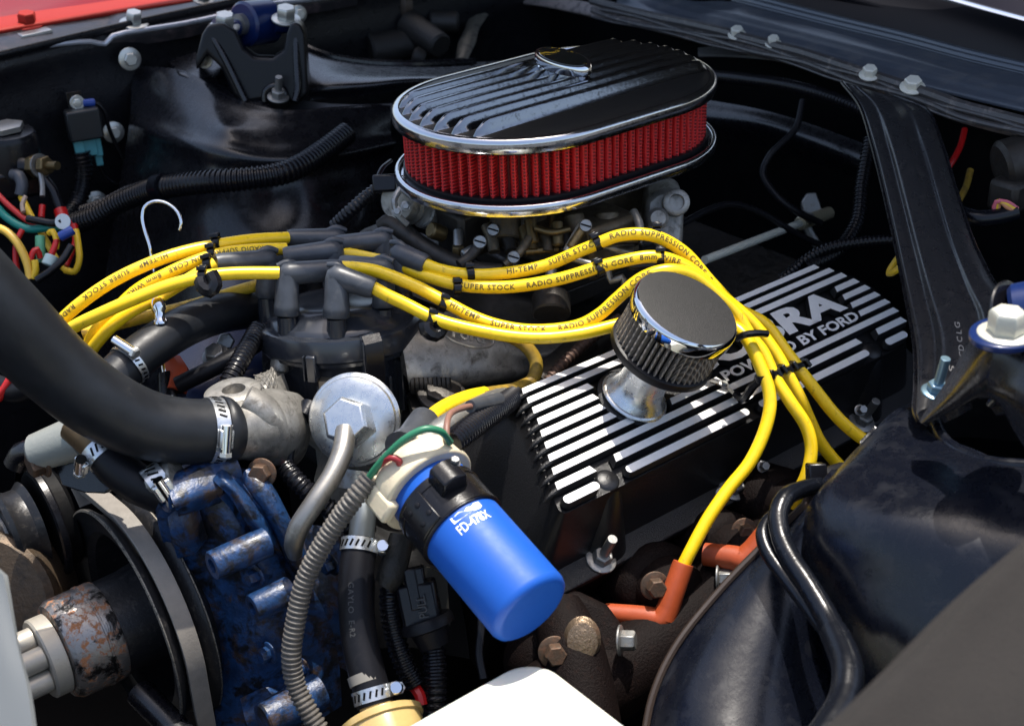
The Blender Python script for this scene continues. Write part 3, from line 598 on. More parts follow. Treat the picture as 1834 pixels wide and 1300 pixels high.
XL = [-20.2, -20.4, -20.6, -20.9, -21.4, -21.8, -22.3, -22.8, -23.4, -23.8]
XR = [16.0, 17.2, 18.0, 18.7, 19.2, 19.5, 19.8, 19.8, 19.6, 18.6]
for i in (0, 1): bar(XL[i], XR[i], S[i], .52+.02*i)
bar(XL[2], -14.6, S[2]); bar(-7.6, XR[2], S[2])
bar(XL[3], -14.9, S[3]); bar(XL[4], -15.0, S[4]); bar(XL[5], -14.7, S[5]); bar(XL[6], -13.6, S[6])
bar(-8.8, -3.2, S[6])
for i in (3, 4, 5, 6): bar(15.9, XR[i], S[i])
bar(XL[7], XR[7], S[7]); bar(XL[8], -20.4+.6, S[8], .66); bar(-17.2, 13.0, S[8], .66); bar(15.9, XR[8], S[8], .66)
bar(XL[9], -20.2, S[9], .74, r0=1, r1=1); bar(-17.2, -3.0, S[9], .70, r0=1, r1=1); bar(-1.6, 13.0, S[9], .70, r0=1, r1=1); bar(15.6, XR[9], S[9], .72, r0=1, r1=1)
lm = text_bar
for tx, X_, s_, w_, h_, b_ in (('COBRA', -6.4, 5.75, 21.6, 2.85, .045), ('POWERED BY FORD', -2.6, 7.25, 18.0, 1.1, .035)):
    o = text_flat(tx, cv(X_, s_, -.3), CX_, -CW, w_, h_, crinkle, vc, 'lettering', b_, thick=.72)
    text_flat(tx, cv(X_, s_, .44), CX_, -CW, w_, h_, lm, o, 'lettering_face', b_)
MB().rings([[cv(-11.6+math.cos(a)*r, 4.6+math.sin(a)*r, h) for a in [2*math.pi*j/40 for j in range(40)]] for r, h in ((3.0, -.3), (3.0, .12), (2.8, .28), (2.2, .28), (2.1, .1))]).build('breather_boss', crinkle, vc, 40)
# small bracket bolted by the lettering, with a black looped tie on it
t = thing('wire_bracket', 'small grey bent bracket with a screw on the valve cover beside the wires', 'bracket', cv(-4, 8, 1))
MB().tube([cv(-4.8, 6.9, 1.2), cv(-4.2, 7.6, 1.3), cv(-3.6, 8.6, 1.1), cv(-3.0, 9.5, .8), cv(-1.6, 9.4, 1.2), cv(-.6, 8.6, 1.6)], .36, 4, .3, flat=.35).build('strap', zinc_dull, t)
bolt(cv(-4.0, 7.8, 1.35), CN, .28, .25, t, zinc_dull, 1.6, name='screw')

# breather on its tube
BB = cv(-11.6, 4.9, .3); BA = (P(1216, 562, 106.5)-BB); BA = (CN*.92+V((.16, .02, .05))).normalized()
t = thing('breather_filter', 'round chrome-capped breather filter with dark steel pleats on a zinc tube', 'breather', BB)
MB().lathe([(2.75, 0), (2.7, .35), (2.35, .7), (2.05, 1.6), (1.95, 3.2), (2.1, 4.6), (2.25, 5.2)], BB, BA, 48).build('tube', zinc, t, 50)
MB().lathe([(2.85, -.05), (2.95, .12), (2.85, .3), (2.6, .36)], BB, BA, 40).build('tube_lip', zinc, t, 50)
b1 = BB+BA*5.0
MB().lathe([(2.3, -.2), (3.4, -.1), (4.2, 0), (4.45, .25), (4.45, .85), (4.2, 1.0), (3.6, 1.0)], b1, BA, 56).build('base_ring', rubber, t, 50)
bx, by, bz = frame(BA)
NB = 50; pr = []
for i in range(NB):
    a = 2*math.pi*i/NB; rd = bx*math.cos(a)+by*math.sin(a); tg = -bx*math.sin(a)+by*math.cos(a); rg = []
    for u in (0, .5, 1):
        c = b1+BA*(.9+3.5*u)+rd*(4.0-.02*u)+tg*random.uniform(-.02, .02)
        rg.append([c+tg*p*.15+rd*q*.3 for p, q in ((-1.3, -1.3), (-.85, .2), (-.45, .9), (.45, .9), (.85, .2), (1.3, -1.3))])
    MB().rings(rg, True).build('pleat', steel_gauze, t, 60)
MB().lathe([(3.8, .9), (3.8, 4.6)], b1, BA, 40).build('filter_core', black_dark, t)
MB().lathe([(4.3, 4.05), (4.5, 4.1), (4.52, 4.95), (4.45, 5.2), (4.25, 5.36)], b1, BA, 72, cap=False).build('cap_band', chrome, t, 50)
MB().lathe([(4.27, 5.36), (4.1, 5.38), (.1, 5.40)], b1, BA, 64).build('cap_top', M('black_sparkle_paint', (.030, .029, .028), .42, spec=.5, bump=.03, bs=12, var=.75, vs=11), t, 50)

# ------------------------------------------------------------------ block, heads, intake under the cover
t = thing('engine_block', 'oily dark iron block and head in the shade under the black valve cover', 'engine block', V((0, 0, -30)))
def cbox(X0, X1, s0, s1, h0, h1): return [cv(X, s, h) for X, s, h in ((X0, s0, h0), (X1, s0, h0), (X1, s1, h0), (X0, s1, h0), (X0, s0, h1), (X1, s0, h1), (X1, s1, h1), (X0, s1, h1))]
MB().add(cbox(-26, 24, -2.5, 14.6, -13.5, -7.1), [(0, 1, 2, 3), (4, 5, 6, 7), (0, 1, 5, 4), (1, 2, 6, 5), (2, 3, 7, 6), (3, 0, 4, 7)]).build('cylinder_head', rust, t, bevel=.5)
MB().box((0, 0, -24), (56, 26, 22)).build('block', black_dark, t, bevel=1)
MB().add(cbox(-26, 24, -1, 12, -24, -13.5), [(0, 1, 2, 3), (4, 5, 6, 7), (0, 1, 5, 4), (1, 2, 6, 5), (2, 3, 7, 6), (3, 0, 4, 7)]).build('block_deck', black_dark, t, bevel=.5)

t = thing('intake_manifold', 'grey cast aluminium intake manifold with an oval casting mark between distributor and valve cover', 'intake manifold', (-6, -6, -4))
MB().box((0, 0, -7.5), (50, 26, 6)).build('valley', cast_dark, t, bevel=1)
# front runner: a rounded slab sloping down towards the valve cover
g = [[(700, 560, 122), (800, 558, 124), (900, 575, 126), (985, 600, 128), (1080, 600, 130)],
     [(716, 600, 119), (800, 596, 120.5), (890, 606, 122), (962, 632, 124), (1060, 618, 128)],
     [(726, 650, 118), (800, 646, 119.4), (880, 646, 121), (950, 652, 124), (1010, 650, 128)],
     [(732, 690, 118.6), (800, 690, 120), (880, 680, 121.6), (938, 674, 124), (990, 680, 128)],
     [(732, 700, 123), (800, 700, 124), (880, 695, 126), (940, 690, 128), (980, 700, 130)]]
MB().patch([pts(r) for r in g], 8, 1.2).build('front_runner', cast, t, 60)
for k in range(9): MB().tube(pts([(738+k*8, 676, 118.4), (739+k*8, 690, 118.4), (740+k*8, 702, 119)]), .25, 6, .5).build('casting_rib', cast_dark, t)
MB().patch([pts([(730, 706, 121), (800, 700, 122), (880, 692, 123), (950, 690, 124)]), pts([(740, 740, 118), (800, 738, 119), (860, 728, 120), (920, 712, 122)]), pts([(745, 780, 116), (800, 772, 117), (850, 755, 118), (900, 730, 120)])], 8, .8).build('flange', cast_dark, t)
bolt(P(792, 712, 119), (.05, -.35, 1), 1.7, .6, t, cast_dark, 1.3, name='flange_bolt')
ov = P(838, 602, 119.4); ox = (P(880, 612, 120.6)-ov).normalized(); on = V((-.25, -.62, .8)); oy = on.cross(ox).normalized()
MB().tube([ov+ox*2.6*math.cos(a)+oy*1.0*math.sin(a)+on*.08 for a in [2*math.pi*k/28 for k in range(29)]], .09, 6, .3).build('casting_mark', cast, t)
text_flat('Ford', ov-ox*1.6-oy*.45+on*.05, ox, oy, 3.2, .95, cast, t, 'casting_mark', .02, thick=.12)
for j, (a, b_) in enumerate((((960, 690, 122), (1050, 612, 127)), ((1000, 668, 124), (1080, 600, 130)))):
    MB().tube(pts([a, b_]), 1.3, 14, 1).build('runner', cast_dark, t)
MB().loom(pts([(975, 690, 121), (1010, 650, 122.5), (1060, 605, 125), (1110, 570, 127)]), .55, .55, 12, .25).build('spring_heater_tube', M('rusty_spring', (.10, .06, .045), .55, .5), t)
MB().patch([pts([(690, 395, 138), (760, 420, 134), (860, 470, 130), (950, 500, 130)]), pts([(640, 420, 134), (740, 460, 129), (850, 500, 126.5), (960, 545, 127)]), pts([(640, 470, 132), (740, 530, 125), (860, 570, 125), (980, 590, 128)])], 6, 1).build('carburettor_pad', cast_dark, t)

# ------------------------------------------------------------------ carburettor under the air cleaner
t = thing('carburetor', 'stained four barrel carburettor with brass fittings and levers under the oval air cleaner', 'carburettor', (-2, 0, 3))
MB().lathe([(6.6, 0), (6.6, 1.2)], (-1, 0, 10.0), (0, 0, 1), 40).build('air_horn', cast, t, bevel=.2)
MB().box((-1, 0, 8.2), (13, 11, 3.6)).build('main_body', cast_brown, t, bevel=.5)
MB().box((-1, 0, 4.6), (12, 10, 3.4)).build('fuel_bowl', cast_brown, t, bevel=.6)
MB().box((-1, 0, 2.0), (14, 12, 1.6)).build('throttle_plate', cast_dark, t, bevel=.3)
MB().box((-1, 0, .2), (13, 11, 2)).build('spacer', cast_dark, t, bevel=.3)
# right block with a big round boss
MB().poly3(pts([(1164, 352, 127), (1180, 338, 127), (1206, 330, 127), (1230, 338, 127), (1234, 362, 127), (1231, 440, 127), (1180, 440, 127), (1160, 400, 127)]), 3.5, V((.6, .78, 0))).build('kickdown_bracket', cast, t, bevel=.4)
MB().lathe([(1.25, 0), (1.25, 1.3), (1.1, 1.4), (.75, 1.4), (.7, .9)], P(1216, 358, 127), -FW, 28).build('boss', cast, t)
MB().lathe([(.9, 0), (1.0, .6), (.7, .9)], P(1184, 386, 125.5), -FW, 20).build('boss', cast, t)
# choke housing on the left
MB().cyl(P(775, 345, 128), P(716, 352, 124), 2.2, 2.3, n=32, bev=.3).build('choke_housing', cast, t)
MB().cyl(P(716, 352, 124), P(706, 353, 123.2), 2.1, 1.9, n=32, bev=.2).build('choke_cap', cast, t)
MB().tube(pts([(712, 330, 122), (700, 352, 121.6), (708, 380, 121.8), (726, 396, 122)]), .3, 8).build('retainer', zinc_dull, t)
for x, y in ((722, 362), (735, 338), (706, 372)): bolt(P(x, y, 121.6), -FW, .34, .3, t, zinc_dull, 1.4, name='screw')
items = [('vacuum_pot', 'cyl', (752, 372, 124), (790, 384, 126), 1.5, cast), ('fitting', 'cyl', (776, 350, 122), (792, 356, 122.5), .7, brass), ('fitting', 'cyl', (766, 405, 121), (792, 414, 122), .75, brass),
         ('pump_housing', 'cyl', (905, 380, 121), (905, 425, 120.5), 1.4, cast_brown), ('pump_arm', 'cyl', (950, 385, 120), (956, 432, 119.5), .55, brass), ('adjuster', 'cyl', (1000, 390, 119.5), (1002, 436, 119), .5, brass),
         ('tower', 'cyl', (1030, 376, 121), (1036, 412, 121), .9, cast_brown), ('tower', 'cyl', (1090, 374, 122), (1092, 410, 122), 1.2, cast_brown), ('shaft', 'cyl', (940, 446, 119.5), (1010, 440, 120), .35, brass),
         ('idle_screw', 'cyl', (826, 452, 118.5), (848, 440, 119), .45, zinc_dull), ('rod', 'cyl', (1068, 470, 117.5), (1008, 452, 118), .3, zinc_dull), ('linkage_rod', 'cyl', (1052, 396, 117.5), (1024, 440, 117), .45, brass),
         ('mount_stud', 'cyl', (989, 470, 119), (989, 520, 118.4), .5, zinc_dull), ('base_boss', 'cyl', (989, 526, 119), (989, 562, 118), 1.7, cast_dark), ('stud', 'cyl', (818, 405, 121), (818, 440, 120.4), .45, zinc_dull)]
for nm, _, a, b_, r, mt in items: MB().cyl(P(*a), P(*b_), r, n=18, bev=min(.15, r*.3)).build(nm, mt, t)
for x, y, d, r, mt in ((989, 520, 118.3, .85, brass), (818, 448, 120.3, .8, brass), (858, 428, 118.2, .85, bolt_zinc), (920, 456, 117.8, .8, zinc_dull), (1052, 398, 117.2, .8, bolt_zinc), (882, 406, 119.4, .8, rust_bolt), (1072, 468, 116.6, .7, zinc_dull), (1110, 420, 118, .7, rust_bolt)):
    r *= .72
    if r > .5 and mt in (bolt_zinc, zinc_dull, rust_bolt):
        mt = zinc_dull
        m = MB().lathe([(r, 0), (r, .25), (r*.85, .4)], P(x, y, d), V((-.5, -.7, .45)), 20); m.build('slotted_screw', mt, t)
        q = P(x, y, d)+V((-.5, -.7, .45)).normalized()*.42; MB().box(q, (r*1.6, .14, .08), frame(V((-.5, -.7, .45)), V((.4, 0, .9)))).build('screw_slot', black_dark, t)
    else: MB().hexa(P(x, y, d), (0, 0, 1), r, .7).build('nut', mt, t)
for L, r, mt in (([(858, 432, 118.6), (842, 452, 118.4), (820, 470, 118)], .5, cast_dark), ([(1046, 398, 117.6), (1034, 418, 117.4), (1018, 446, 117.2)], .42, cast), ([(905, 470, 118), (930, 448, 118), (948, 420, 118.6)], .4, cast_brown),
                 ([(1140, 372, 122), (1152, 400, 121), (1148, 430, 120.6)], .4, cast), ([(1088, 432, 118), (1112, 442, 118), (1140, 448, 118)], .45, zinc_dull), ([(960, 402, 119), (990, 410, 118.6), (1024, 404, 118.6)], .3, brass),
                 ([(1094, 480, 117), (1100, 500, 117), (1120, 492, 116.5), (1126, 520, 117)], .3, zinc_dull), ([(680, 400, 125), (692, 392, 124.5), (706, 400, 124), (760, 440, 122), (840, 478, 119), (900, 486, 118)], .85, cast_dark)):
    MB().tube(pts(L), r, 10, .4).build('lever', mt, t)
for k in range(5):
    MB().tube(pts([(870+k*34, 398+(k*37) % 23, 120.5), (880+k*34, 420+(k*29) % 17, 120), (884+k*33, 446, 119.6)]), .55+.1*(k % 3), 10, .4).build('casting_lug', (cast_brown, cast_dark, brass, cast_brown, cast_dark)[k], t)
MB().box(P(840, 400, 124), (5, 4, 4.5)).build('vacuum_body', cast_dark, t, bevel=.5); MB().box(P(960, 360, 126), (9, 3, 2.4)).build('upper_body', cast, t, bevel=.4)
MB().box(P(1075, 425, 123), (6, 5, 5)).build('lower_body', cast_brown, t, bevel=.5)
t.location = t.location+FW*3.2*SC
tag(MB().tube(pts([(700, 290, 131), (684, 304, 129), (676, 324, 128), (672, 340, 128)]), .28).build('choke_wire', plastic), 'thin wire dropping from the left end of the air cleaner', 'wire')
tag(MB().loom(pts([(600, 405, 129), (630, 376, 128), (660, 350, 128), (684, 334, 128)]), .68).build('corrugated_loom', plastic), 'grey corrugated loom climbing to the choke left of the air cleaner', 'loom')
tag(MB().box(P(690, 330, 127), (2.2, 1.6, 1.8), frame(FW)).build('choke_connector', plastic, bevel=.2), 'small black connector at the top of the short choke loom', 'connector')

# ------------------------------------------------------------------ distributor
DC = P(610, 566, 122); DA = V((.10, .13, 1)).normalized(); dx_, dy_, dz_ = frame(DA)
t = thing('distributor', 'round black distributor with a clipped cap and a silver advance canister beside it', 'distributor', DC)
MB().lathe([(7.15, -2.1), (7.3, -1.9), (7.3, -.35), (7.2, -.1), (6.9, 0), (6.5, .05), (6.3, .35), (6.1, .5), (5.2, 1.0), (4.8, 1.35), (3.5, 1.6), (.1, 1.65)], DC, DA, 96).build('cap', cap_plastic, t, 35)
MB().lathe([(6.85, -2.5), (6.9, -2.1), (6.2, -2.15), (6.0, -3.0), (5.95, -6.6), (5.8, -6.9), (.1, -6.9)], DC, DA, 72).build('housing', cap_plastic, t, 35)
MB().lathe([(5.55, -6.8), (5.5, -9.5), (4.6, -10.4), (3.2, -12), (3.0, -19)], DC, DA, 56).build('lower_collar', M('silver_distributor_casting', (.50, .50, .48), .4, .7, bump=.03, bs=4, dirt=((.16, .14, .12), .58, .85, 1.2, .6)), t, 50)
def dpt(ang, r, h): a = R_(ang); return DC+V((math.cos(a), math.sin(a), 0))*r+DA*h
# angles: -127 faces the camera, -37 is image right, 143 image left
def radial(ang, w0, w1, h0, h1, r0, r1, name, mt, bev=.12):
    pass_ = []
    for r in (r0, r1):
        for h in (h0, h1): pass_ += [dpt(ang-w0, r, h), dpt(ang+w0, r, h)]
    a, b, c, d, e, f, g, h = pass_
    return MB().add([a, b, d, c, e, f, h, g], [(0, 1, 2, 3), (4, 5, 6, 7), (0, 1, 5, 4), (1, 2, 6, 5), (2, 3, 7, 6), (3, 0, 4, 7)]).build(name, mt, t, bevel=bev)
radial(-142, 3.2, 0, -2.35, -.05, 6.6, 7.75, 'cap_lug', cap_plastic); radial(-146.5, .4, 0, -2.2, -.1, 6.6, 7.8, 'seam_rib', cap_plastic, 0)
for ang, w in ((-103, 6.2), (-98, .8), (-108.5, .8)):
    radial(ang, w, 0, -2.4, 1.1, 6.2, 8.0 if w > 1 else 8.2, 'clip_housing', cap_plastic)
# flat spring clips as thin straps
def strap(ang, prof, hw, name, mt):
    rg = []
    tgd = V((-math.sin(R_(ang)), math.cos(R_(ang)), 0))
    for k, (r, h) in enumerate(prof):
        c = dpt(ang, r, h); c2 = dpt(ang, r-.16, h-.05); rg.append([c-tgd*hw, c+tgd*hw, c2+tgd*hw, c2-tgd*hw])
    return MB().rings(rg).build(name, mt, t, 20, bevel=.05)
strap(-103, [(7.7, 1.5), (8.3, 1.0), (8.5, .2), (8.45, -1.8), (8.1, -3.2), (7.1, -4.3), (6.3, -4.9)], .8, 'spring_clip', plastic)
strap(-136, [(6.2, -2.7), (6.6, -3.2), (6.9, -4.0), (6.7, -5.2), (6.2, -6.4)], .75, 'spring_clip', plastic); strap(-136, [(5.9, -2.6), (6.9, -2.55), (7.0, -3.2)], .45, 'clip_tab', M('tan_clip_metal', (.3, .24, .17), .4, .5))
radial(-118, 6.5, 0, -5.9, -2.6, 5.6, 6.35, 'housing_boss', cap_plastic); radial(-70, 2.2, 0, -7.2, -2.6, 5.6, 6.5, 'housing_boss', cap_plastic)
radial(-84, 1.5, 0, -6.5, -3.4, 5.6, 6.5, 'housing_boss', cap_plastic)
# white sticker on the housing's right side
MB().rings([[dpt(-48+k*2.2, 6.03, h) for k in range(5)]+[dpt(-48+k*2.2, 6.0, h) for k in range(4, -1, -1)] for h in (-4.6, -2.9)]).build('sticker', white_ink, t)
# advance canister: dished zinc disc with a big hex nut and a bent pipe
VC0 = P(633, 752, 111); VA = V((-.70, -.62, .44)).normalized()
m = MB().lathe([(2.6, -1.5), (3.3, -1.0), (3.5, -.6), (3.72, -.5), (3.72, -.22), (3.5, -.1), (3.4, .12), (2.8, .42), (1.9, .58), (1.5, .6)], VC0, VA, 72)
adv = m.build('vacuum_canister', zinc, t, 35)
MB().lathe([(3.5, -.55), (3.75, -.45), (3.78, -.3), (3.7, -.2)], VC0, VA, 72, cap=False).build('crimped_edge', zinc, adv)
MB().lathe([(2.05, .3), (1.95, 2.3), (1.7, 2.6), (1.0, 2.65)], VC0-UP*.35+RT*.1, (VA+V((-.05, .05, .28))).normalized(), 6, up=(.5, .1, 1)).build('hex_nut', zinc, adv, 20, bevel=.08)
MB().cyl(VC0-VA*1.2, VC0-VA*3.6+V((.5, .6, 0)), 2.4, 1.6, n=32).build('canister_neck', zinc_dull, adv)
t2 = thing('vacuum_pipe', 'bent grey metal pipe curving down from the nut of the silver canister', 'pipe', P(570, 890, 106))
MB().tube([VC0+VA*2.2-UP*.6]+pts([(614, 806, 107.6), (596, 850, 106.5), (560, 905, 105.5), (535, 945, 105.5), (526, 975, 106), (528, 992, 107)]), [.82, .84, .8, .78, .8, .75, .6], 16, .4).build('pipe', M('dull_grey_pipe', (.30, .29, .27), .42, .85, dirt=((.10, .09, .075), .5, .8, .8, .6)), t2)
t = thing('canister_strap', 'dull metal strap and tin neck underneath the silver canister', 'strap', P(580, 830, 114))
MB().tube(pts([(590, 800, 113), (578, 830, 113.5), (570, 862, 114)]), .95, 4, 1, flat=.4).build('strap', zinc_dull, t); MB().cyl(P(640, 838, 114), P(636, 872, 114), 2.2, n=28).build('neck', zinc_dull, t)

# ------------------------------------------------------------------ plug wires
WG = 'yellow spark plug wires'; TW = V((-.45, -.55, .62))
def boot(parent, top, down, out_, r=.98):
    # elbow boot: a vertical leg over the tower, a rounded knee and a leg along the wire
    T_ = P(*top); D_ = P(*down); O_ = P(*out_); du = (T_-D_).normalized(); do = (O_-T_).normalized()
    m = MB(); m.lathe([(r*.9, 0), (r*1.06, .12), (r*1.06, .9), (r, 1.2), (r*.96, (T_-D_).length-.3), (r*.8, (T_-D_).length+.35), (r*.3, (T_-D_).length+.72)], D_, du, 20)
    L = (O_-T_).length
    m.lathe([(r*.55, -r*.7), (r*.9, -r*.35), (r*.98, .2), (r*.93, L*.4), (r*.88, L*.9), (r*.78, L)], T_-du*.15, do, 20)
    m.tube([T_+du*.55-do*.9, T_+du*.78, T_+du*.4+do*1.2], [.25, .35, .2], 8, .2)
    o = m.build('distributor_boot', boot_rubber, parent, 60); return o
def twr_post(p, d): MB().cyl(P(*p), P(*p)-DA*2.6, .78, .95, n=18).build('cap_tower', cap_plastic, bpy.data.objects['distributor'])
def wire(label, path, r=.545, mat=None, boots=(), plug=None, texts=()):
    pp = pts(path); t = thing('spark_plug_wire', label, 'spark plug wire', pp[len(pp)//2], WG)
    MB().tube(pp, r, 14, .35).build('wire', mat or yellow, t)
    for b in boots:
        boot(t, *b); twr_post(b[1], 0)
    for s, d, side in texts: text_tube(s, pp, r, d, .66, TW if not side else side, ink, t)
    return t
TXT = 'HI-TEMP    SUPER STOCK    RADIO SUPPRESSION CORE  8mm WIRE'
# to the near bank, top to bottom
wa = wire('yellow plug wire arching highest below the air cleaner, first on the right from the cap', [(755, 471, 119), (790, 484, 119), (840, 492, 119), (900, 490, 119), (975, 476, 119), (1050, 445, 118.5), (1115, 421, 118), (1172, 423, 118), (1225, 452, 118.5), (1275, 508, 119), (1320, 552, 120), (1370, 580, 120), (1407, 628, 119.5), (1436, 667, 119), (1464, 703, 119), (1489, 735, 119), (1518, 765, 119), (1555, 792, 119), (1600, 815, 120)],
     boots=[((716, 452, 120), (722, 520, 121), (764, 472, 119), 1.02)], texts=[('HI-TEMP    SUPER STOCK    RADIO SUPPRESSION CORE  8mm WIRE', 7.4, None)])
wb_ = wire('yellow plug wire second from the top, lying between two others under the carburettor', [(612, 452, 124), (660, 462, 122), (704, 472, 120.5), (765, 495, 119), (827, 511, 118.3), (910, 514, 118), (1000, 500, 117.5), (1100, 471, 117), (1175, 460, 117), (1230, 478, 117.5), (1285, 525, 118), (1328, 560, 118.5), (1358, 590, 118.6), (1391, 635, 118.3), (1411, 671, 118), (1432, 711, 118), (1448, 748, 118.5), (1468, 790, 119), (1489, 818, 119.5), (1512, 842, 120), (1545, 870, 121)],
     boots=[((686, 428, 124), (688, 500, 125), (600, 436, 124), .98)], texts=[('SUPER STOCK    RADIO SUPPRESSION CORE  8mm WIRE', 12.8, V((-.3, -.75, .35)))])
wc = wire('yellow plug wire dipping through the middle and passing over the breather cap top', [(600, 478, 118.5), (640, 480, 118), (675, 486, 117.6), (747, 514, 117), (801, 543, 116.6), (856, 571, 116.2), (905, 586, 116), (960, 592, 116), (1036, 583, 116), (1075, 562, 116), (1105, 535, 116), (1150, 498, 115.5), (1195, 484, 115.5), (1240, 492, 116), (1285, 528, 116.4), (1318, 560, 116.6), (1344, 602, 116.6), (1366, 630, 116.4), (1387, 675, 116), (1415, 719, 115.5), (1444, 764, 115.5), (1453, 802, 115.5), (1446, 846, 115.5), (1432, 878, 116), (1420, 905, 117)],
     boots=[((515, 487, 117), (513, 566, 117.5), (612, 479, 118.4), 1.02)], texts=[('HI-TEMP    SUPER STOCK    RADIO SUPPRESSION CORE', 10.8, None)])
wd = wire('yellow plug wire lowest below the cap, its end in the near orange boot', [(660, 510, 115.4), (690, 527, 115.4), (729, 546, 115.4), (787, 574, 115), (874, 595, 114.6), (930, 603, 114.6), (982, 604, 114.8), (1040, 597, 115), (1100, 583, 115.6), (1160, 568, 116.5), (1230, 566, 117), (1290, 577, 116.8), (1325, 592, 116), (1344, 618, 115.4), (1362, 657, 115), (1376, 694, 114.7), (1379, 728, 114.4), (1368, 775, 114), (1342, 829, 113.5), (1305, 875, 113), (1268, 929, 112.4), (1234, 992, 112), (1224, 1012, 112)],
     boots=[((604, 492, 115.5), (602, 570, 116), (670, 514, 115.3), 1.04)])
# dark grime smudges along the right-hand strands come from the material; plug boots
def plug_boot(parent, a, b, c, r=.95):
    A, B_, C_ = P(*a), P(*b), P(*c)
    m = MB(); m.lathe([(r*.62, -.02), (r*.9, 0), (r*.95, .25), (r*.98, (B_-A).length*.6), (r*1.02, (B_-A).length)], A, B_-A, 28)
    m.tube([A.lerp(B_, .8), B_+(B_-A).normalized()*.1+(C_-B_).normalized()*.25, B_.lerp(C_, .3), C_], [r*1.0, r*1.08, r*.98, r*.9], 24, .25)
    return m.build('plug_boot', orange, parent, 50)
plug_boot(wd, (1224, 1008, 112), (1190, 1108, 112), (1085, 1098, 113.5), .92)
plug_boot(wc, (1396, 930, 113.4), (1338, 1002, 113.6), (1262, 992, 115), 1.05)
# to the far bank, on the left
L1 = [(515, 426, 124), (450, 430, 122), (389, 439, 120), (335, 450, 119), (283, 466, 118), (212, 498, 117), (159, 532, 116.5), (118, 566, 117), (80, 610, 119)]
w1 = wire('yellow wire curving left from the cap, uppermost of the left fan', L1, boots=[((603, 424, 126), (606, 496, 127), (514, 424, 125), .95)])
pp = pts(L1); text_tube('HI-TEMP    SUPER STOCK    RADIO', pp, .545, 11.2, .6, V((-.5, -.6, .5)), ink, w1)
L2 = [(512, 446, 122), (450, 448, 120.5), (389, 456, 119), (340, 472, 118), (300, 490, 117.4), (248, 518, 117), (205, 558, 117), (170, 596, 118), (150, 640, 120)]
w2 = wire('yellow wire second in the left fan, with upside down print near the clip', L2, boots=[((597, 446, 121), (600, 518, 122), (508, 457, 120.5), .98)])
text_tube('RADIO SUPPRESSION CORE   8mm WIRE', pts(L2), .545, 2.2, .6, V((-.5, -.6, .5)), ink, w2)
w3 = wire('yellow wire third in the left fan, crossing downwards under its neighbour', [(385, 472, 117.4), (360, 487, 117), (325, 508, 116.6), (285, 532, 116.4), (240, 555, 116), (205, 580, 116), (175, 612, 117), (140, 660, 119)], boots=[((479, 462, 120), (478, 532, 121), (385, 468, 117.5), .93)])
w4 = wire('yellow wire lowest and nearest in the left fan, entering the cap below the front boot', [(500, 489, 116.6), (440, 489, 116), (400, 491, 115.6), (364, 496, 115.2), (301, 512, 114.8), (230, 540, 114.4), (180, 562, 114.4), (138, 582, 115), (90, 612, 117)], boots=[((687, 478, 118.6), (688, 552, 119), (610, 470, 119.5), .95)])
w5 = wire('dull yellow wire in the shade under the left fan, behind the dipstick tube', [(500, 500, 124), (430, 520, 123), (343, 547, 121), (280, 563, 120), (219, 578, 119), (150, 598, 119)], mat=yellow_old)
wk = wire('yellow coil wire, browned where shaded, hooking down from the lowest wire to the canister boot', [(900, 596, 118), (940, 618, 118), (960, 648, 118), (955, 678, 117.4), (925, 696, 116), (880, 704, 114), (840, 711, 112), (800, 727, 110), (768, 750, 108), (745, 775, 106.5)], r=.58, mat=yellow_brown)
MB().tube(pts([(868, 705, 113.5), (840, 711, 112), (800, 727, 110), (768, 750, 108), (745, 775, 106.5)]), .61, 14, .3).build('sunlit_wire_end', yellow, wk)  # brighter yellow over this end stands in for sunlight on the wire
MB().lathe([(.66, 0), (1.0, .1), (1.25, .5), (1.1, 3.5), (1.4, 5.0)], P(765, 750, 108), P(690, 838, 101)-P(765, 750, 108), 24).build('coil_boot', boot_rubber, wk)

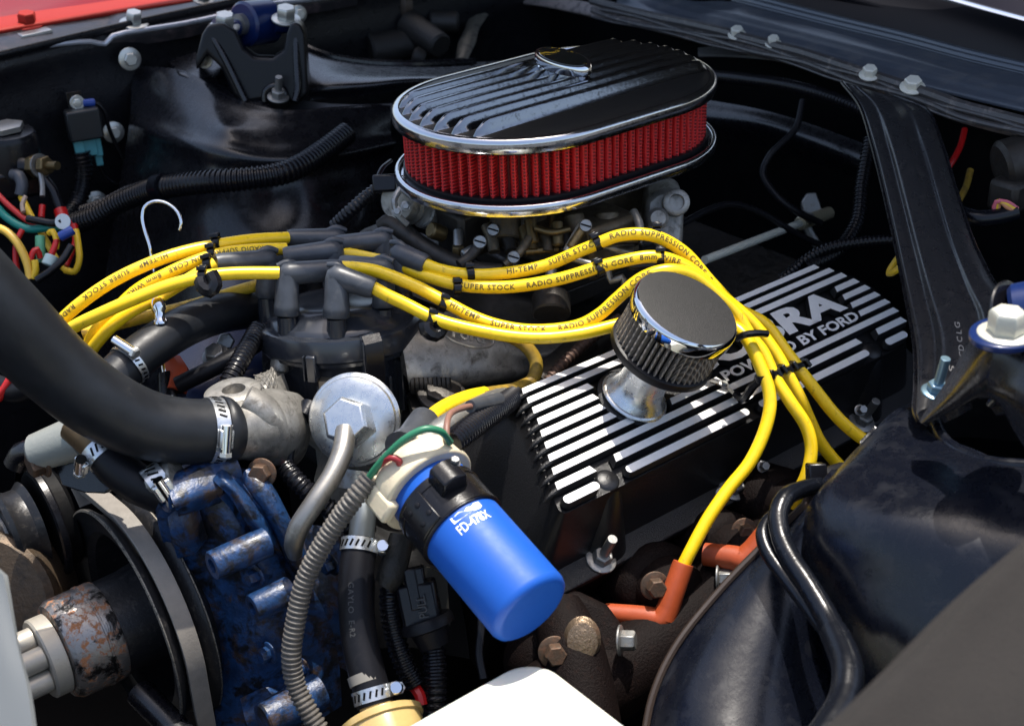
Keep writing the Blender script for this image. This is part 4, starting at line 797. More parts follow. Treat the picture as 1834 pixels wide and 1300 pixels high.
# clips that hold the wires apart
def clip(x, y, d, lab, ax, r=.72, cat='wire clip', lug=True):
    c = P(x, y, d); a = V(ax).normalized(); m = MB()
    m.rings([[c+a*k+(frame(a)[0]*math.cos(g)+frame(a)[1]*math.sin(g))*rr for g in [2*math.pi*j/20 for j in range(20)]] for k, rr in ((-.32, r*.9), (-.3, r), (.3, r), (.32, r*.9))])
    o = m.build('wire_clip', plastic, smooth=30)
    if lug:
        up = (UP - a*UP.dot(a)).normalized(); sd = a.cross(up)
        MB().box(c+up*(r+.12), (.42, .62, .3), (sd, a, up)).build('latch', plastic, o, bevel=.06)
        MB().box(c+up*(r-.05)+sd*.5, (.5, .8, .35), (sd, a, up)).build('latch', plastic, o, bevel=.06)
    tag(o, lab, cat, 'black wire separator clips'); return o
xr = RT
for x, y, d, lab, ax in [(842, 490, 119, 'black clip on the highest wire right of the cap', (1, -.5, 0)), (818, 517, 118.2, 'black clip on the second wire right of the cap', (1, -.5, -.1)), (792, 545, 116.7, 'black clip on the third wire right of the cap', (1, -.6, -.5)), (770, 572, 115.2, 'black clip on the lowest wire right of the cap', (1, -.6, -.5)),
        (389, 437, 120, 'black clip on the uppermost wire of the left fan', (1, -.9, .2)), (381, 455, 118.9, 'black clip on the second wire of the left fan', (1, -.9, .2)), (374, 474, 117.2, 'black clip on the third wire of the left fan', (1, -.9, .3)), (364, 496, 115.2, 'black clip on the lowest wire of the left fan, with a thick loop beneath', (1, -.9, 0)),
        (1068, 436, 118.4, 'black clip on the highest wire under the front of the carburettor', (1, -.3, .3)), (1072, 482, 117.2, 'black clip on the second wire left of the breather', (1, -.3, .2)), (1176, 418, 118.4, 'black clip under the crest of the highest wire', (1, -.8, 0)), (1182, 462, 117.2, 'black clip under the crest of the second wire', (1, -.8, 0)),
        (1366, 676, 115, 'black clip on the wire strand nearest the metal bracket, above the lettering', (.1, -.3, -1)), (1389, 668, 116.1, 'black clip on the second strand from the metal bracket', (.4, -.5, -1)), (1409, 662, 118.1, 'black clip on the third strand from the metal bracket', (.4, -.5, -1)), (1432, 658, 119.2, 'black clip on the outermost of the four strands over the lettering', (.5, -.5, -1))]:
    clip(x, y, d, lab, ax, .70 if x < 1200 else .62)
tag(MB().tube(pts([(378, 490, 115), (386, 510, 114.8), (376, 521, 114.8), (362, 512, 114.8), (360, 500, 115)]), .62, 8, .3).build('clip_loop', plastic), 'thick black loop hanging under the lowest wire of the left fan', 'wire loop')
tag(MB().tube(pts([(780, 570, 115), (790, 588, 115.4), (778, 600, 115), (764, 592, 114.7), (762, 580, 114.8)]), .62, 8, .3).build('clip_loop', plastic), 'thick black loop hanging under the lowest wire right of the cap', 'wire loop')
tag(MB().tube(pts([(1320, 606, 115.2), (1332, 600, 114.4), (1352, 597, 114.4), (1374, 598, 115)]), .3, 8, .3).build('cable_tie', plastic), 'thin black cable tie round the wires right of the breather', 'cable tie')
tag(MB().tube(pts([(1318, 706, 118.6), (1330, 716, 117.6), (1350, 690, 116), (1370, 676, 115), (1410, 662, 117.6), (1436, 654, 119)]), .36, 6, .4).build('separator_bar', plastic), 'black separator bar reaching from the metal bracket across the four strands', 'separator bar')
tag(MB().box(P(1112, 430, 119.6), (3.2, 1, 3.4), frame(FW)).build('separator_block', plastic, bevel=.3), 'black separator block between the two upper wires under the carburettor', 'separator block')
tag(MB().box(P(1150, 475, 118.4), (2.6, 1, 2.4), frame(FW)).build('separator_block', plastic, bevel=.3), 'black separator block below the second wire, left of the breather', 'separator block')

# ------------------------------------------------------------------ coolant side: hose, housing, clamps
t = thing('radiator_hose', 'thick black radiator hose sweeping from the left edge to the cast housing', 'hose', P(200, 690, 103))
hp = [(-140, 420, 95), (-60, 500, 96.5), (20, 580, 98.5), (100, 660, 101), (180, 722, 103), (260, 760, 105), (330, 772, 106.5), (395, 770, 108)]
MB().tube(pts(hp), [3.15, 3.1, 2.95, 2.8, 2.72, 2.62, 2.52, 2.44], 48, .5).build('hose', hose_rubber, t, 80)
ml = catmull(pts(hp), 1.0); MB().tube([c[0]+(UP*.42-FW*.9).normalized()*(np.interp(c[1], range(8), [3.15, 3.1, 2.95, 2.8, 2.72, 2.62, 2.52, 2.44])-.03) for c in ml[::3]], .06, 6, .6).build('mould_line', hose_rubber, t)
def hose_clamp(lab, c, ax, r, hw=.6, scr=None, parent=None):
    c = V(c); a = V(ax).normalized(); e = thing('hose_clamp', lab, 'hose clamp', c, 'steel worm drive hose clamps') if parent is None else parent
    MB().lathe([(r+.02, -hw), (r+.10, -hw), (r+.10, hw), (r+.02, hw)], c, a, 56, cap=False).build('band', zinc, e, 30)
    s = scr or UP; s = (V(s)-a*V(s).dot(a)).normalized(); tn = a.cross(s)
    # the slots cut in the band
    n = int(2*math.pi*r/.42)
    m = MB()
    for k in range(n):
        g = 2*math.pi*k/n; rd = s*math.cos(g)+tn*math.sin(g); tg = -s*math.sin(g)+tn*math.cos(g)
        if math.cos(g) > .80: continue
        m.box(c+rd*(r+.11), (hw*1.1, .16, .05), ((a*.93+tg*.36).normalized(), (tg*.93-a*.36).normalized(), rd))
    m.build('band_slots', black_dark, e)
    q = c+s*(r+.42); MB().box(q, (hw*2.0, 1.5, .62), (a, tn, s)).build('screw_housing', zinc, e, bevel=.15)
    MB().cyl(q-tn*1.1+s*.1, q+tn*1.05+s*.1, .42, n=16).build('worm_screw', chrome, e); MB().lathe([(.5, 0), (.52, .3), (.4, .42)], q+tn*1.0+s*.1, tn, 6).build('screw_head', bolt_zinc, e)
    return e
hx = (P(395, 770, 108)-P(330, 772, 106.5)).normalized()
hc = P(382, 771, 107.7)
hose_clamp('steel worm clamp where the thick radiator hose meets the cast housing', hc, hx, 2.5, .55, (-.35, -.75, .25))
MB().tube(pts([(396, 770, 108), (400, 770, 108.1), (408, 769, 108.4)]), [2.5, 2.66, 2.56], 40, .2).build('hose_lip', hose_rubber, t)
t = thing('thermostat_housing', 'stained cast aluminium thermostat housing with a drilled boss at the end of the hose', 'thermostat housing', P(450, 750, 110))
m = MB().rings([[c+(frame(ax)[0]*math.cos(g)*r1+frame(ax)[1]*math.sin(g)*r2) for g in [2*math.pi*j/36 for j in range(36)]] for c, ax, r1, r2 in
    [(P(392, 771, 108), hx, 2.3, 2.3), (P(412, 770, 109), hx, 2.35, 2.35), (P(432, 766, 109.8), hx+V((.1, .1, 0)), 2.7, 2.5), (P(462, 762, 111), hx+V((.1, .2, .0)), 2.9, 2.9), (P(492, 765, 113), hx+V((.2, .3, -.1)), 2.9, 3.2), (P(520, 770, 116), hx+V((.2, .4, -.2)), 2.4, 3.2)]])
m.build('outlet', cast, t, 60)
bs = P(414, 698, 110)
def flat_ring(c, L, z, s=1): return [V((c.x+a*s, c.y+b*s, z)) for a, b in L]
L = [(math.cos(g)*2.1*(1.2 if math.cos(g-2.6) > .5 else 1), math.sin(g)*2.0) for g in [2*math.pi*j/28 for j in range(28)]]
bc = V((bs.x+.3, bs.y, bs.z)); MB().rings([flat_ring(bc, L, bs.z-5, 1.25), flat_ring(bc, L, bs.z-1, 1.05), flat_ring(bc, L, bs.z-.1, 1.0), flat_ring(bc, L, bs.z, .93), flat_ring(bc, L, bs.z, .42), flat_ring(bc, L, bs.z-1.2, .40)]).build('drilled_boss', cast, t, 40)
MB().tube(pts([(436, 716, 109), (470, 740, 109.5), (492, 780, 110.5), (498, 818, 112)]), [1.3, 1.5, 1.3, .9], 14, .4).build('rib', cast, t)
MB().patch([pts([(428, 712, 109), (452, 700, 112), (480, 690, 115), (508, 668, 118)]), pts([(450, 740, 108.6), (478, 735, 111), (500, 725, 114), (520, 710, 118)]), pts([(470, 800, 109.5), (492, 795, 112), (505, 780, 115), (520, 770, 118)])], 6, 1).build('neck_web', cast, t, 60)
g2 = [pts([(455, 672, 117), (480, 664, 117), (492, 652, 119), (504, 644, 121)]), pts([(462, 690, 114), (480, 690, 114), (496, 690, 116), (508, 690, 119)]), pts([(475, 720, 114), (492, 722, 114), (504, 720, 116), (514, 716, 119)])]
MB().patch(g2, 6, .6).build('waffle_flange', cast, t, 60)
gr = [[c[0] for c in cat_n(r, 6)] for r in g2]; gr = [[c[0] for c in cat_n([gr[i][j] for i in range(3)], 6)] for j in range(19)]
for k in range(-12, 19, 3):
    for sgn in (1, -1):
        q = [gr[j][i] - FW*.12 for i in range(13) for j in [k+i if sgn > 0 else k+12-i] if 0 <= j < 19]
        if len(q) > 3: MB().tube(q, .07, 5, 1).build('waffle_rib', cast, t)
bolt(P(470, 846, 108.5), (-.7, -.6, .3), .85, .8, t, rust_bolt, 1.4); bolt(P(388, 640, 121), (-.3, -.3, 1), .9, .8, t, zinc_dull, 1.4)
MB().cyl(P(502, 640, 119), P(500, 668, 119), .8, n=18, bev=.2).build('housing_stud', cast, t)
# second hose behind and its clamp
t = thing('heater_hose', 'black heater hose bending from the distributor down behind the thick radiator hose', 'hose', P(350, 590, 118))
MB().tube(pts([(520, 545, 128), (470, 552, 126), (400, 560, 122), (340, 580, 119), (280, 615, 116), (236, 648, 114.5), (190, 692, 113)]), 1.75, 32, .5).build('hose', hose_rubber, t, 80)
hose_clamp('thin steel clamp on the heater hose, half hidden by the radiator hose', P(232, 652, 114.3), P(280, 615, 116)-P(190, 692, 113), 1.76, .35, (-.3, -.4, 1))
t = thing('bypass_hose', 'short black bypass hose with brown fitting below the thick radiator hose', 'hose', P(200, 830, 106))
MB().tube(pts([(180, 800, 107), (210, 836, 106.6), (246, 866, 106.6), (290, 885, 107)]), 1.55, 28, .5).build('hose', rubber, t)
MB().cyl(P(140, 756, 108), P(182, 806, 107), 1.7, 1.3, n=24, bev=.2).build('brown_fitting', M('brown_fitting_metal', (.20, .13, .07), .45, .7, dirt=((.05, .04, .03), .5, .7, 1, .7)), t)
MB().cyl(P(60, 812, 110), P(150, 780, 109), 1.5, 1.8, n=24, bev=.3).build('pale_pipe', M('pale_cast_pipe', (.3, .31, .28), .5, .4, bump=.03, bs=3), t)
hose_clamp('slotted steel clamp on the short hose left of the cast housing', P(186, 808, 107), P(210, 836, 106.6)-P(180, 800, 107), 1.6, .6, (-.9, .2, .1))
hose_clamp('pale steel clamp on the pump inlet above the blue casting', P(282, 862, 106), (1, -.1, .35), 1.3, .75, (-.6, -.7, -.1))
tag(MB().tube(pts([(244, 872, 107), (275, 866, 106.5), (318, 850, 106)]), 1.3, 20, .5).build('pump_inlet', cast), 'short pale pipe stub entering the top of the blue pump casting', 'pipe')
# dipstick: hooked bright wire, chrome ferrule and tube
t = thing('dipstick', 'chrome dipstick ending in a bright open wire hook left of the distributor', 'dipstick', P(285, 560, 123))
MB().tube(pts([(322, 412, 124.2), (325, 400, 124), (318, 380, 124), (300, 365, 124), (278, 361, 124), (260, 370, 124), (255, 388, 124), (260, 415, 124), (268, 440, 124), (273, 470, 124), (278, 510, 119), (282, 536, 115.8)]), .17, 10, .3).build('wire_hook', chrome, t)
MB().lathe([(.25, 0), (.5, .08), (.55, .25), (.45, .5), (.45, 1.2), (.6, 1.4), (.6, 2.1), (.5, 2.3), (.2, 2.4)], P(288, 584, 115.4), P(281, 530, 115.8)-P(288, 584, 115.4), 24).build('ferrule', chrome, t)
MB().tube(pts([(287, 575, 115.6), (291, 600, 118), (295, 640, 121), (302, 680, 120.4), (312, 730, 120)]), .5, 14, 1).build('tube', chrome, t)
MB().cyl(P(300, 668, 120.4), P(308, 712, 120), .85, 1.25, n=18).build('collar', plastic, t)
tag(MB().loom(pts([(462, 590, 120), (445, 620, 118), (425, 655, 116), (405, 695, 115), (395, 720, 115)]), .85).build('corrugated_loom', plastic), 'black corrugated loom between the heater hose and the distributor', 'loom')
tag(MB().tube(pts([(318, 690, 119), (380, 660, 119), (440, 628, 120), (470, 608, 122)]), .75, 12).build('breather_hose', rubber), 'thin black hose slanting behind the drilled cast boss', 'hose')
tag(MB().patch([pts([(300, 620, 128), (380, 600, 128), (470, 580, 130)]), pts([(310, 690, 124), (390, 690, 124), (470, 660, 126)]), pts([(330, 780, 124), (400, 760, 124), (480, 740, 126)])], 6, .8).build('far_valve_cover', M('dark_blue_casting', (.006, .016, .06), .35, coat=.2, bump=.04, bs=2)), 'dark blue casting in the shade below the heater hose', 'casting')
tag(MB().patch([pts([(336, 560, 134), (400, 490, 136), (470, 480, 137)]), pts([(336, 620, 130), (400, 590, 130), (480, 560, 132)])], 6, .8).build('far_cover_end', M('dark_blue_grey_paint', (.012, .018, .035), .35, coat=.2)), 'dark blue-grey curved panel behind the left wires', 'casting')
tag(MB().tube(pts([(310, 650, 121), (322, 672, 120), (316, 700, 119.4)]), .9, 8).build('orange_connector', M('red_orange_plastic', (.5, .07, .02), .4)), 'small red-orange connector behind the dipstick collar', 'connector')
bolt_o = bolt(P(405, 612, 124), (-.4, -.7, .5), .8, .6, None, zinc_dull, 0); tag(bolt_o, 'dull hex bolt head under the heater hose near the distributor', 'bolt')

# ------------------------------------------------------------------ blue front casting with pump bosses and bolts
t = thing('timing_cover', 'chipped blue engine front casting with bolt bosses, rust and oil stains', 'timing cover', P(450, 1000, 114))
def tc_disp(a, b):
    return .25*math.sin(a*9+b*5)+.18*math.sin(b*14-a*6)
g = [[(276, 862, 110), (330, 832, 109), (388, 824, 109.4), (440, 845, 110.5), (486, 880, 112)],
     [(280, 900, 109), (340, 878, 107.6), (400, 880, 107.4), (456, 900, 109), (506, 930, 111)],
     [(290, 960, 110), (350, 950, 108.6), (410, 960, 108), (470, 975, 109), (535, 1000, 111)],
     [(320, 1040, 111.5), (380, 1040, 110), (440, 1050, 109.4), (500, 1060, 110), (570, 1070, 112)],
     [(340, 1130, 112.5), (400, 1130, 111.5), (460, 1130, 111), (520, 1130, 111.5), (596, 1130, 113.5)],
     [(350, 1220, 114), (410, 1220, 113), (470, 1215, 112.5), (540, 1200, 113), (606, 1180, 115)],
     [(350, 1340, 115), (410, 1330, 114), (480, 1320, 113), (550, 1300, 114), (606, 1260, 116)]]
MB().patch([pts(r) for r in g], 12, 2.0, tc_disp).build('casting', engine_blue, t, 60)
XD = V((-1, 0, 0))
def boss(x, y, d, r, L, mt=engine_blue, hole=True, ax=XD):
    p = P(x, y, d); a = V(ax).normalized(); pr = [(r*1.05, -L), (r, 0)]+([(r*.92, .12), (r*.5, .12), (r*.5, -.4)] if hole else [(r*.9, .15)])
    return MB().lathe(pr, p, a, 28).build('bolt_boss', mt, t, 40)
boss(382, 1012, 104.5, 1.15, 4.5); boss(454, 1088, 106, 1.1, 3.2); boss(292, 888, 105.5, 1.35, 6); boss(474, 1290, 108, 1.5, 5, hole=False)
MB().patch([pts([(300, 876, 104.6), (340, 850, 105.4), (392, 826, 107)]), pts([(312, 905, 104), (350, 890, 104.8), (400, 872, 106)]), pts([(320, 925, 106), (352, 915, 106.4), (396, 900, 107)])], 6, .8).build('web', engine_blue, t, 60)
# raised polygonal housing right of the hose with facets
MB().patch([pts([(372, 842, 107.6), (392, 832, 107.4), (420, 836, 108.6)]), pts([(384, 862, 105.6), (410, 862, 105.4), (446, 880, 107.6)]), pts([(412, 890, 105.6), (436, 896, 105.6), (474, 918, 108)]), pts([(436, 930, 106.4), (458, 936, 106.2), (496, 960, 109)]), pts([(462, 966, 108), (484, 972, 108), (520, 1000, 110.4)])], 8, 1.5).build('facet_housing', engine_blue, t, 30)
MB().patch([pts([(300, 926, 107.5), (330, 900, 106.5), (352, 890, 107)]), pts([(306, 960, 107.5), (340, 948, 106.5), (362, 930, 107.5)]), pts([(318, 1000, 109.5), (350, 990, 108.5), (372, 962, 108.5)])], 8, 1.2).build('web', engine_blue, t, 40)
MB().tube(pts([(440, 850, 108.5), (470, 880, 108), (500, 930, 108.4), (528, 990, 109.6), (556, 1040, 111)]), [.7, .9, .8, .8, .6], 10, .6).build('joint_rib', engine_blue, t)
MB().tube(pts([(446, 842, 109.5), (486, 884, 109), (512, 930, 109.5), (536, 985, 110.6)]), [.35, .3, .4, .3], 8, .6).build('gasket_edge', rust, t)
for x, y, d, mt in ((462, 1030, 107.5, engine_blue), (484, 1168, 110.5, engine_blue), (545, 1196, 111.5, engine_blue), (596, 1010, 113.5, engine_blue), (500, 915, 108.8, engine_blue)): bolt(P(x, y, d), XD+V((0, -.1, .1)), .62, .8, t, mt, 1.5)
MB().patch([pts([(506, 960, 114), (560, 940, 116), (640, 960, 118)]), pts([(530, 1060, 114), (590, 1080, 115), (660, 1100, 118)]), pts([(570, 1180, 116), (620, 1200, 117), (680, 1240, 120)])], 8, 1).build('shaded_side', engine_blue, t, 60)
tag(MB().patch([pts([(430, 1250, 112), (478, 1230, 112), (520, 1246, 113)]), pts([(440, 1290, 110.5), (490, 1270, 110.5), (536, 1285, 112)]), pts([(460, 1340, 112), (500, 1330, 112), (550, 1330, 113)])], 6, 1).build('blue_lug', engine_blue), 'sunlit pale blue lug at the bottom of the front casting', 'lug')

# ------------------------------------------------------------------ pulleys, belt, fan hub
PC = P(258, 1097, 116.5); PX = V((-1, 0, 0))
t = thing('water_pump_pulley', 'large worn black belt pulley with rusty hub in the lower left', 'pulley', PC)
def px_(a, r, h): return PC+V((-h, r*math.cos(a), r*math.sin(a)))
PR = 9.9
MB().lathe([(3.6, 3.6), (4.05, 3.4), (4.1, 1.0), (4.5, -1.6), (5.2, -2.6), (6.7, -3.0), (7.1, -2.2), (7.3, .8), (7.8, 1.3), (9.3, 1.5), (PR-.1, 1.9), (PR+.1, 1.75), (PR, 1.5), (PR-1.0, .6), (PR-1.0, -.6), (PR, -1.35), (PR+.12, -1.6), (PR+.02, -1.8), (PR-1, -2.2), (7.5, -3.4), (3, -3.4)], PC, PX, 120).build('wheel', pulley_black, t, 35)
for h_, rr in ((1.82, PR+.02), (-1.72, PR+.06)): MB().lathe([(rr-.12, h_-.12), (rr+.05, h_-.05), (rr+.05, h_+.05), (rr-.12, h_+.12)], PC, PX, 120, cap=False).build('rim_highlight', M('rim_highlight_metal', (.22, .20, .17), .45, .6, bump=.05, bs=9, dirt=((.03, .03, .03), .5, .6, 5, .6)), t)  # pale rings added to paint a highlight along both pulley rims
hub = MB().lathe([(4.0, 3.2), (4.2, 3.3), (4.25, 3.5), (4.25, 4.4), (4.33, 4.45), (4.33, 4.6), (4.25, 4.65), (4.2, 7.0), (3.9, 7.5), (3.2, 7.6)], PC, PX, 80).build('rusty_hub', hub_steel, t, 40)
t = thing('fan_spacer', 'pale metal fan spacer plate with round bosses at the left edge', 'fan hub', PC+PX*9)
MB().lathe([(3.1, 7.6), (3.35, 7.7), (3.35, 8.9), (3.2, 9.05), (2.6, 9.05)], PC, PX, 64).build('plate', white_hub, t, 40)
for k in range(6):
    g = R_(20+60*k); o = V((0, math.cos(g)*2.0, math.sin(g)*2.0)); MB().cyl(PC+PX*9+o, PC+PX*14.5+o, .95, n=28, bev=.15).build('boss', white_hub, t)
MB().cyl(PC+PX*9, PC+PX*13, 1.0, n=24, bev=.1).build('centre_boss', white_hub, t)
# belt: wraps the pulley over the top and runs left to the small one and down out of view
AC_ = P(34, 948, 119); AR = 3.5
def bring(p, rd, w=1.65, th=.5): x = V((1, 0, 0)); return [p+x*w*.42+rd*th, p-x*w*.5+rd*th, p-x*w*.36-rd*th, p+x*w*.30-rd*th]
bx0 = PC.x-.25; rg = []
for k in range(7): g = R_(150-k*9); rd = V((0, math.cos(g), math.sin(g))); rg.append(bring(V((bx0, AC_.y, AC_.z))+rd*(AR+.3), rd))
for k in range(37): g = R_(84+k*2.8); rd = V((0, math.cos(g), math.sin(g))); rg.append(bring(V((bx0, PC.y, PC.z))+rd*(PR-.12), rd))
rg.append([p+V((0, -.2, -26)) for p in rg[-1]])
MB2 = rg
tag(MB().rings([[p for p in r] for r in MB2]).build('fan_belt', belt_rub, smooth=30, bevel=.06), 'worn grey fan belt round the large pulley and over to the small one', 'belt')
t = thing('idler_pulley', 'small black pulley with a hex nut at the left edge, under the belt', 'pulley', AC_)
MB().lathe([(.8, 1.4), (2.4, 1.2), (3.5, 1.4), (3.9, 1.0), (3.4, .2), (3.4, -.6), (3.9, -1.2), (2, -1.4)], AC_, PX, 64).build('wheel', pulley_black, t, 35)
MB().lathe([(1.9, 1.3), (1.9, 1.55), (1.2, 1.6)], AC_, PX, 40).build('washer', zinc_dull, t)
MB().hexa(AC_+PX*1.5, PX, 1.15, 1.3).build('hex_nut', bolt_zinc, t, bevel=.06); MB().cyl(AC_+PX*2.7, AC_+PX*3.6, .6, n=18, bev=.1).build('shaft_end', rust_bolt, t)
MB().cyl(AC_-PX*2, AC_-PX*4, 4.6, n=48, bev=.4).build('rear_rotor', black_dark, t); MB().lathe([(4.9, -2.6), (5.2, -2.4), (5.2, -1.9), (4.9, -1.8)], AC_, PX, 56, cap=False).build('rotor_ring', plastic, t)
t = thing('alternator_bracket', 'black slanting bracket arm with a rusty bolt above the belt', 'bracket', P(150, 850, 111))
MB().poly3(pts([(88, 800, 110), (100, 790, 110), (124, 796, 110), (196, 872, 108.5), (190, 886, 108.5), (150, 884, 109), (110, 872, 110), (94, 830, 110)]), 1.6, V((1, .2, 0))).build('arm', black_paint, t, bevel=.25)
bolt(P(80, 824, 110), XD, 1.05, 1.0, t, rust_bolt, 1.3); MB().tube(pts([(28, 832, 112), (40, 812, 111.5), (60, 808, 111)]), 1.0, 10).build('tab', black_paint, t)
MB().cyl(P(60, 806, 112), P(100, 796, 112), 1.3, n=20).build('bushing', cast_dark, t)
tag(MB().cyl(P(18, 1062, 122), P(-40, 1090, 116), 6.5, n=48, bev=.5).build('alternator_case', M('brown_oily_casting', (.10, .07, .045), .5, .5, bump=.08, bs=2, dirt=((.03, .025, .02), .5, .7, .7, .7))), 'brown oily case in the gloom left of the large pulley', 'alternator')
tag(MB().tube(pts([(250, 1240, 113), (300, 1290, 111), (350, 1345, 109)]), 1.2, 10).build('adjusting_strut', black_paint), 'dark strut below the large pulley at the bottom edge', 'strut')
t = thing('cooling_fan', 'blurred pale cooling fan in the bottom left corner', 'fan', P(10, 1200, 84))
MB().patch([pts([(-120, 960, 88), (-30, 1000, 86), (6, 1030, 85)]), pts([(-120, 1100, 86), (-20, 1130, 84), (30, 1150, 83.5)]), pts([(-120, 1250, 84), (0, 1260, 82.5), (52, 1250, 82)]), pts([(-120, 1420, 82), (0, 1420, 81), (68, 1400, 80)])], 8, .35).build('blade', M('pale_blade_paint', (.17, .18, .18), .35, .1), t)

# ------------------------------------------------------------------ blue ignition coil
CA, CE = P(762, 872, 102.5), P(953, 1094, 95.5); KA = (CE-CA).normalized(); KL = (CE-CA).length
kx, ky, kz = frame(KA, UP)      # kx to one side, ky roughly up and towards the camera
t = thing('ignition_coil', 'bright blue cylindrical ignition coil with cream cap, black clamp and white print', 'ignition coil', CA)
MB().lathe([(2.9, 0), (3.1, .2), (3.12, 2.0), (3.12, KL-.55), (3.0, KL-.2), (2.75, KL-.03), (2.55, KL), (2.4, KL-.05), (.1, KL-.05)], CA, KA, 96).build('can', canister_blue, t, 50)
MB().lathe([(2.0, -2.2), (3.2, -2.0), (3.75, -1.5), (3.85, -.9), (3.85, .35), (3.7, .5), (3.1, .5)], CA, KA, 72, ).build('cream_cap', cream, t, 40, bevel=.06)
capm = bpy.data.objects['cream_cap']
for g, w_ in ((200, .9), (150, 1.1), (250, .7), (95, 1.2), (20, 1.4), (310, .8)):
    a = R_(g); rd = kx*math.cos(a)+ky*math.sin(a); tg = -kx*math.sin(a)+ky*math.cos(a)
    MB().box(CA+KA*(-1.9)+rd*2.9, (w_, .5, .9), (tg, rd, KA)).build('cap_lug', cream, capm, bevel=.12)
MB().box(CA+KA*(-.2)+kx*-3.4-ky*1.4, (1.8, 1.0, 2.6), (ky, kx, KA)).build('cap_skirt', cream, t, bevel=.3)
MB().lathe([(3.16, 1.5), (3.32, 1.5), (3.34, 4.9), (3.16, 4.95)], CA, KA, 96, cap=False).build('clamp_band', plastic, t, 40)
MB().lathe([(3.3, 2.0), (3.4, 2.05), (3.4, 2.2), (3.3, 2.25)], CA, KA, 96, cap=False).build('band_lip', plastic, t, 40); MB().lathe([(3.3, 4.6), (3.4, 4.65), (3.4, 4.8), (3.3, 4.85)], CA, KA, 96, cap=False).build('band_lip', plastic, t, 40)
def kp(g, r, h): a = R_(g); return CA+KA*h+(kx*math.cos(a)+ky*math.sin(a))*r
def kpatch(g0, g1, h0, h1, r, th, name, mt, parent, n=8):
    return MB().rings([[kp(g0+(g1-g0)*k/n, r, h) for k in range(n+1)]+[kp(g0+(g1-g0)*k/n, r-th, h) for k in range(n, -1, -1)] for h in (h0, h1)]).build(name, mt, parent, 40, bevel=.08)
# find the clock angle that faces the camera
cam_g = math.degrees(math.atan2((-FW).dot(ky), (-FW).dot(kx)))
gR = cam_g-38 if (kp(cam_g-38, 3, 0)-kp(cam_g, 3, 0)).dot(RT) > 0 else cam_g+38
sg = 1 if gR > cam_g else -1
kpatch(cam_g-sg*40, cam_g-sg*2, 1.9, 4.7, 3.55, .3, 'clamp_pad', plastic, t)
for a, h in ((-28, 2.6), (-14, 2.7), (-24, 4.0), (-9, 3.8)):
    c = kp(cam_g+sg*a, 3.54, h); MB().lathe([(.2, 0), (.2, .06), (.12, .1)], c, (c-(CA+KA*h)), 14).build('dimple', rubber, t)
m = MB(); aa, bb = cam_g+sg*14, cam_g+sg*52
m.rings([[kp(aa+(bb-aa)*k/6, 3.4+(1.3 if 0 < k < 6 else 0)*(1-.25*abs(k-3)/3), h) for k in range(7)]+[kp(bb+(aa-bb)*k/6, 3.2, h) for k in range(7)] for h in (1.7, 3.6)]); m.build('clamp_buckle', plastic, t, 40, bevel=.15)
bolt(kp(cam_g+sg*44, 4.4, 2.2), kp(cam_g+sg*40, 4, 2.2)-kp(cam_g+sg*40, 3, 2.2), .34, .35, t, zinc_dull, 1.3, name='screw')
# print on the can
tv, tf = subdiv_text(*text_data('FD-478X', 1, .012), 40, 0); x0 = min(v.x for v in tv); x1 = max(v.x for v in tv)
def can_text(tv, tf, g0, g1, h0, h1, nm):
    y0 = min(v.y for v in tv); y1 = max(v.y for v in tv); x0 = min(v.x for v in tv); x1 = max(v.x for v in tv)
    q = [kp(g0+(g1-g0)*(v.x-x0)/(x1-x0), 3.145, h1+(h0-h1)*(v.y-y0)/(y1-y0)) for v in tv]; return MB().add(q, tf).build(nm, white_ink, t, 0)
can_text(tv, tf, cam_g+sg*2, cam_g+sg*50, 5.95, 6.75, 'print')
lg = [(0, 0), (.9, 0), (1, .25), (1, 1), (.82, 1), (.70, .72), (.58, .90), (.45, .6), (.30, .95), (.12, .8), (0, .9)]
lgv = []; 
def dense(L, n=6): return [(L[i][0]*(1-k/n)+L[(i+1) % len(L)][0]*k/n, L[i][1]*(1-k/n)+L[(i+1) % len(L)][1]*k/n) for i in range(len(L)) for k in range(n)]
dl = dense(lg); can_text([V((a, b, 0)) for a, b in dl], [tuple(range(len(dl)))], cam_g+sg*4, cam_g+sg*50, 5.1, 5.72, 'logo')
for k, L in enumerate(([(725, 826, 101), (706, 818, 100), (688, 832, 100), (668, 852, 101), (655, 862, 102)],)):
    pass
tag(MB().tube(pts([(806, 792, 101), (788, 772, 99.5), (762, 768, 99), (728, 784, 99), (700, 808, 99.4), (676, 834, 100), (660, 856, 100.6)]), .27, 10, .3).build('green_wire', green_wire), 'green wire arching over the boot to the cream coil cap', 'wire')
tag(MB().tube(pts([(716, 838, 100), (714, 824, 99.4), (700, 819, 99.4), (682, 830, 100), (664, 850, 100.6), (655, 864, 101)]), .27, 10, .3).build('red_wire', M('dull_red_wire', (.28, .02, .025), .4)), 'dull red wire curling into the cream coil cap', 'wire')
tag(MB().tube(pts([(800, 790, 101), (800, 765, 101.5), (806, 742, 103), (830, 730, 105), (856, 726, 107)]), .24, 10, .3).build('brown_wire', brown_wire), 'thin brown wire rising from the coil cap beside the yellow wire', 'wire')
tag(MB().cyl(P(842, 728, 106), P(894, 714, 110), .5, n=16).build('grey_sleeve', boot_rubber), 'grey sleeve on the brown wire in front of the valve cover', 'sleeve')
tag(MB().loom(pts([(805, 796, 102), (830, 776, 104), (868, 748, 108), (905, 722, 113), (925, 705, 117)]), 1.0, .46).build('corrugated_loom', plastic), 'black corrugated loom between the coil cap and the valve cover end', 'loom')
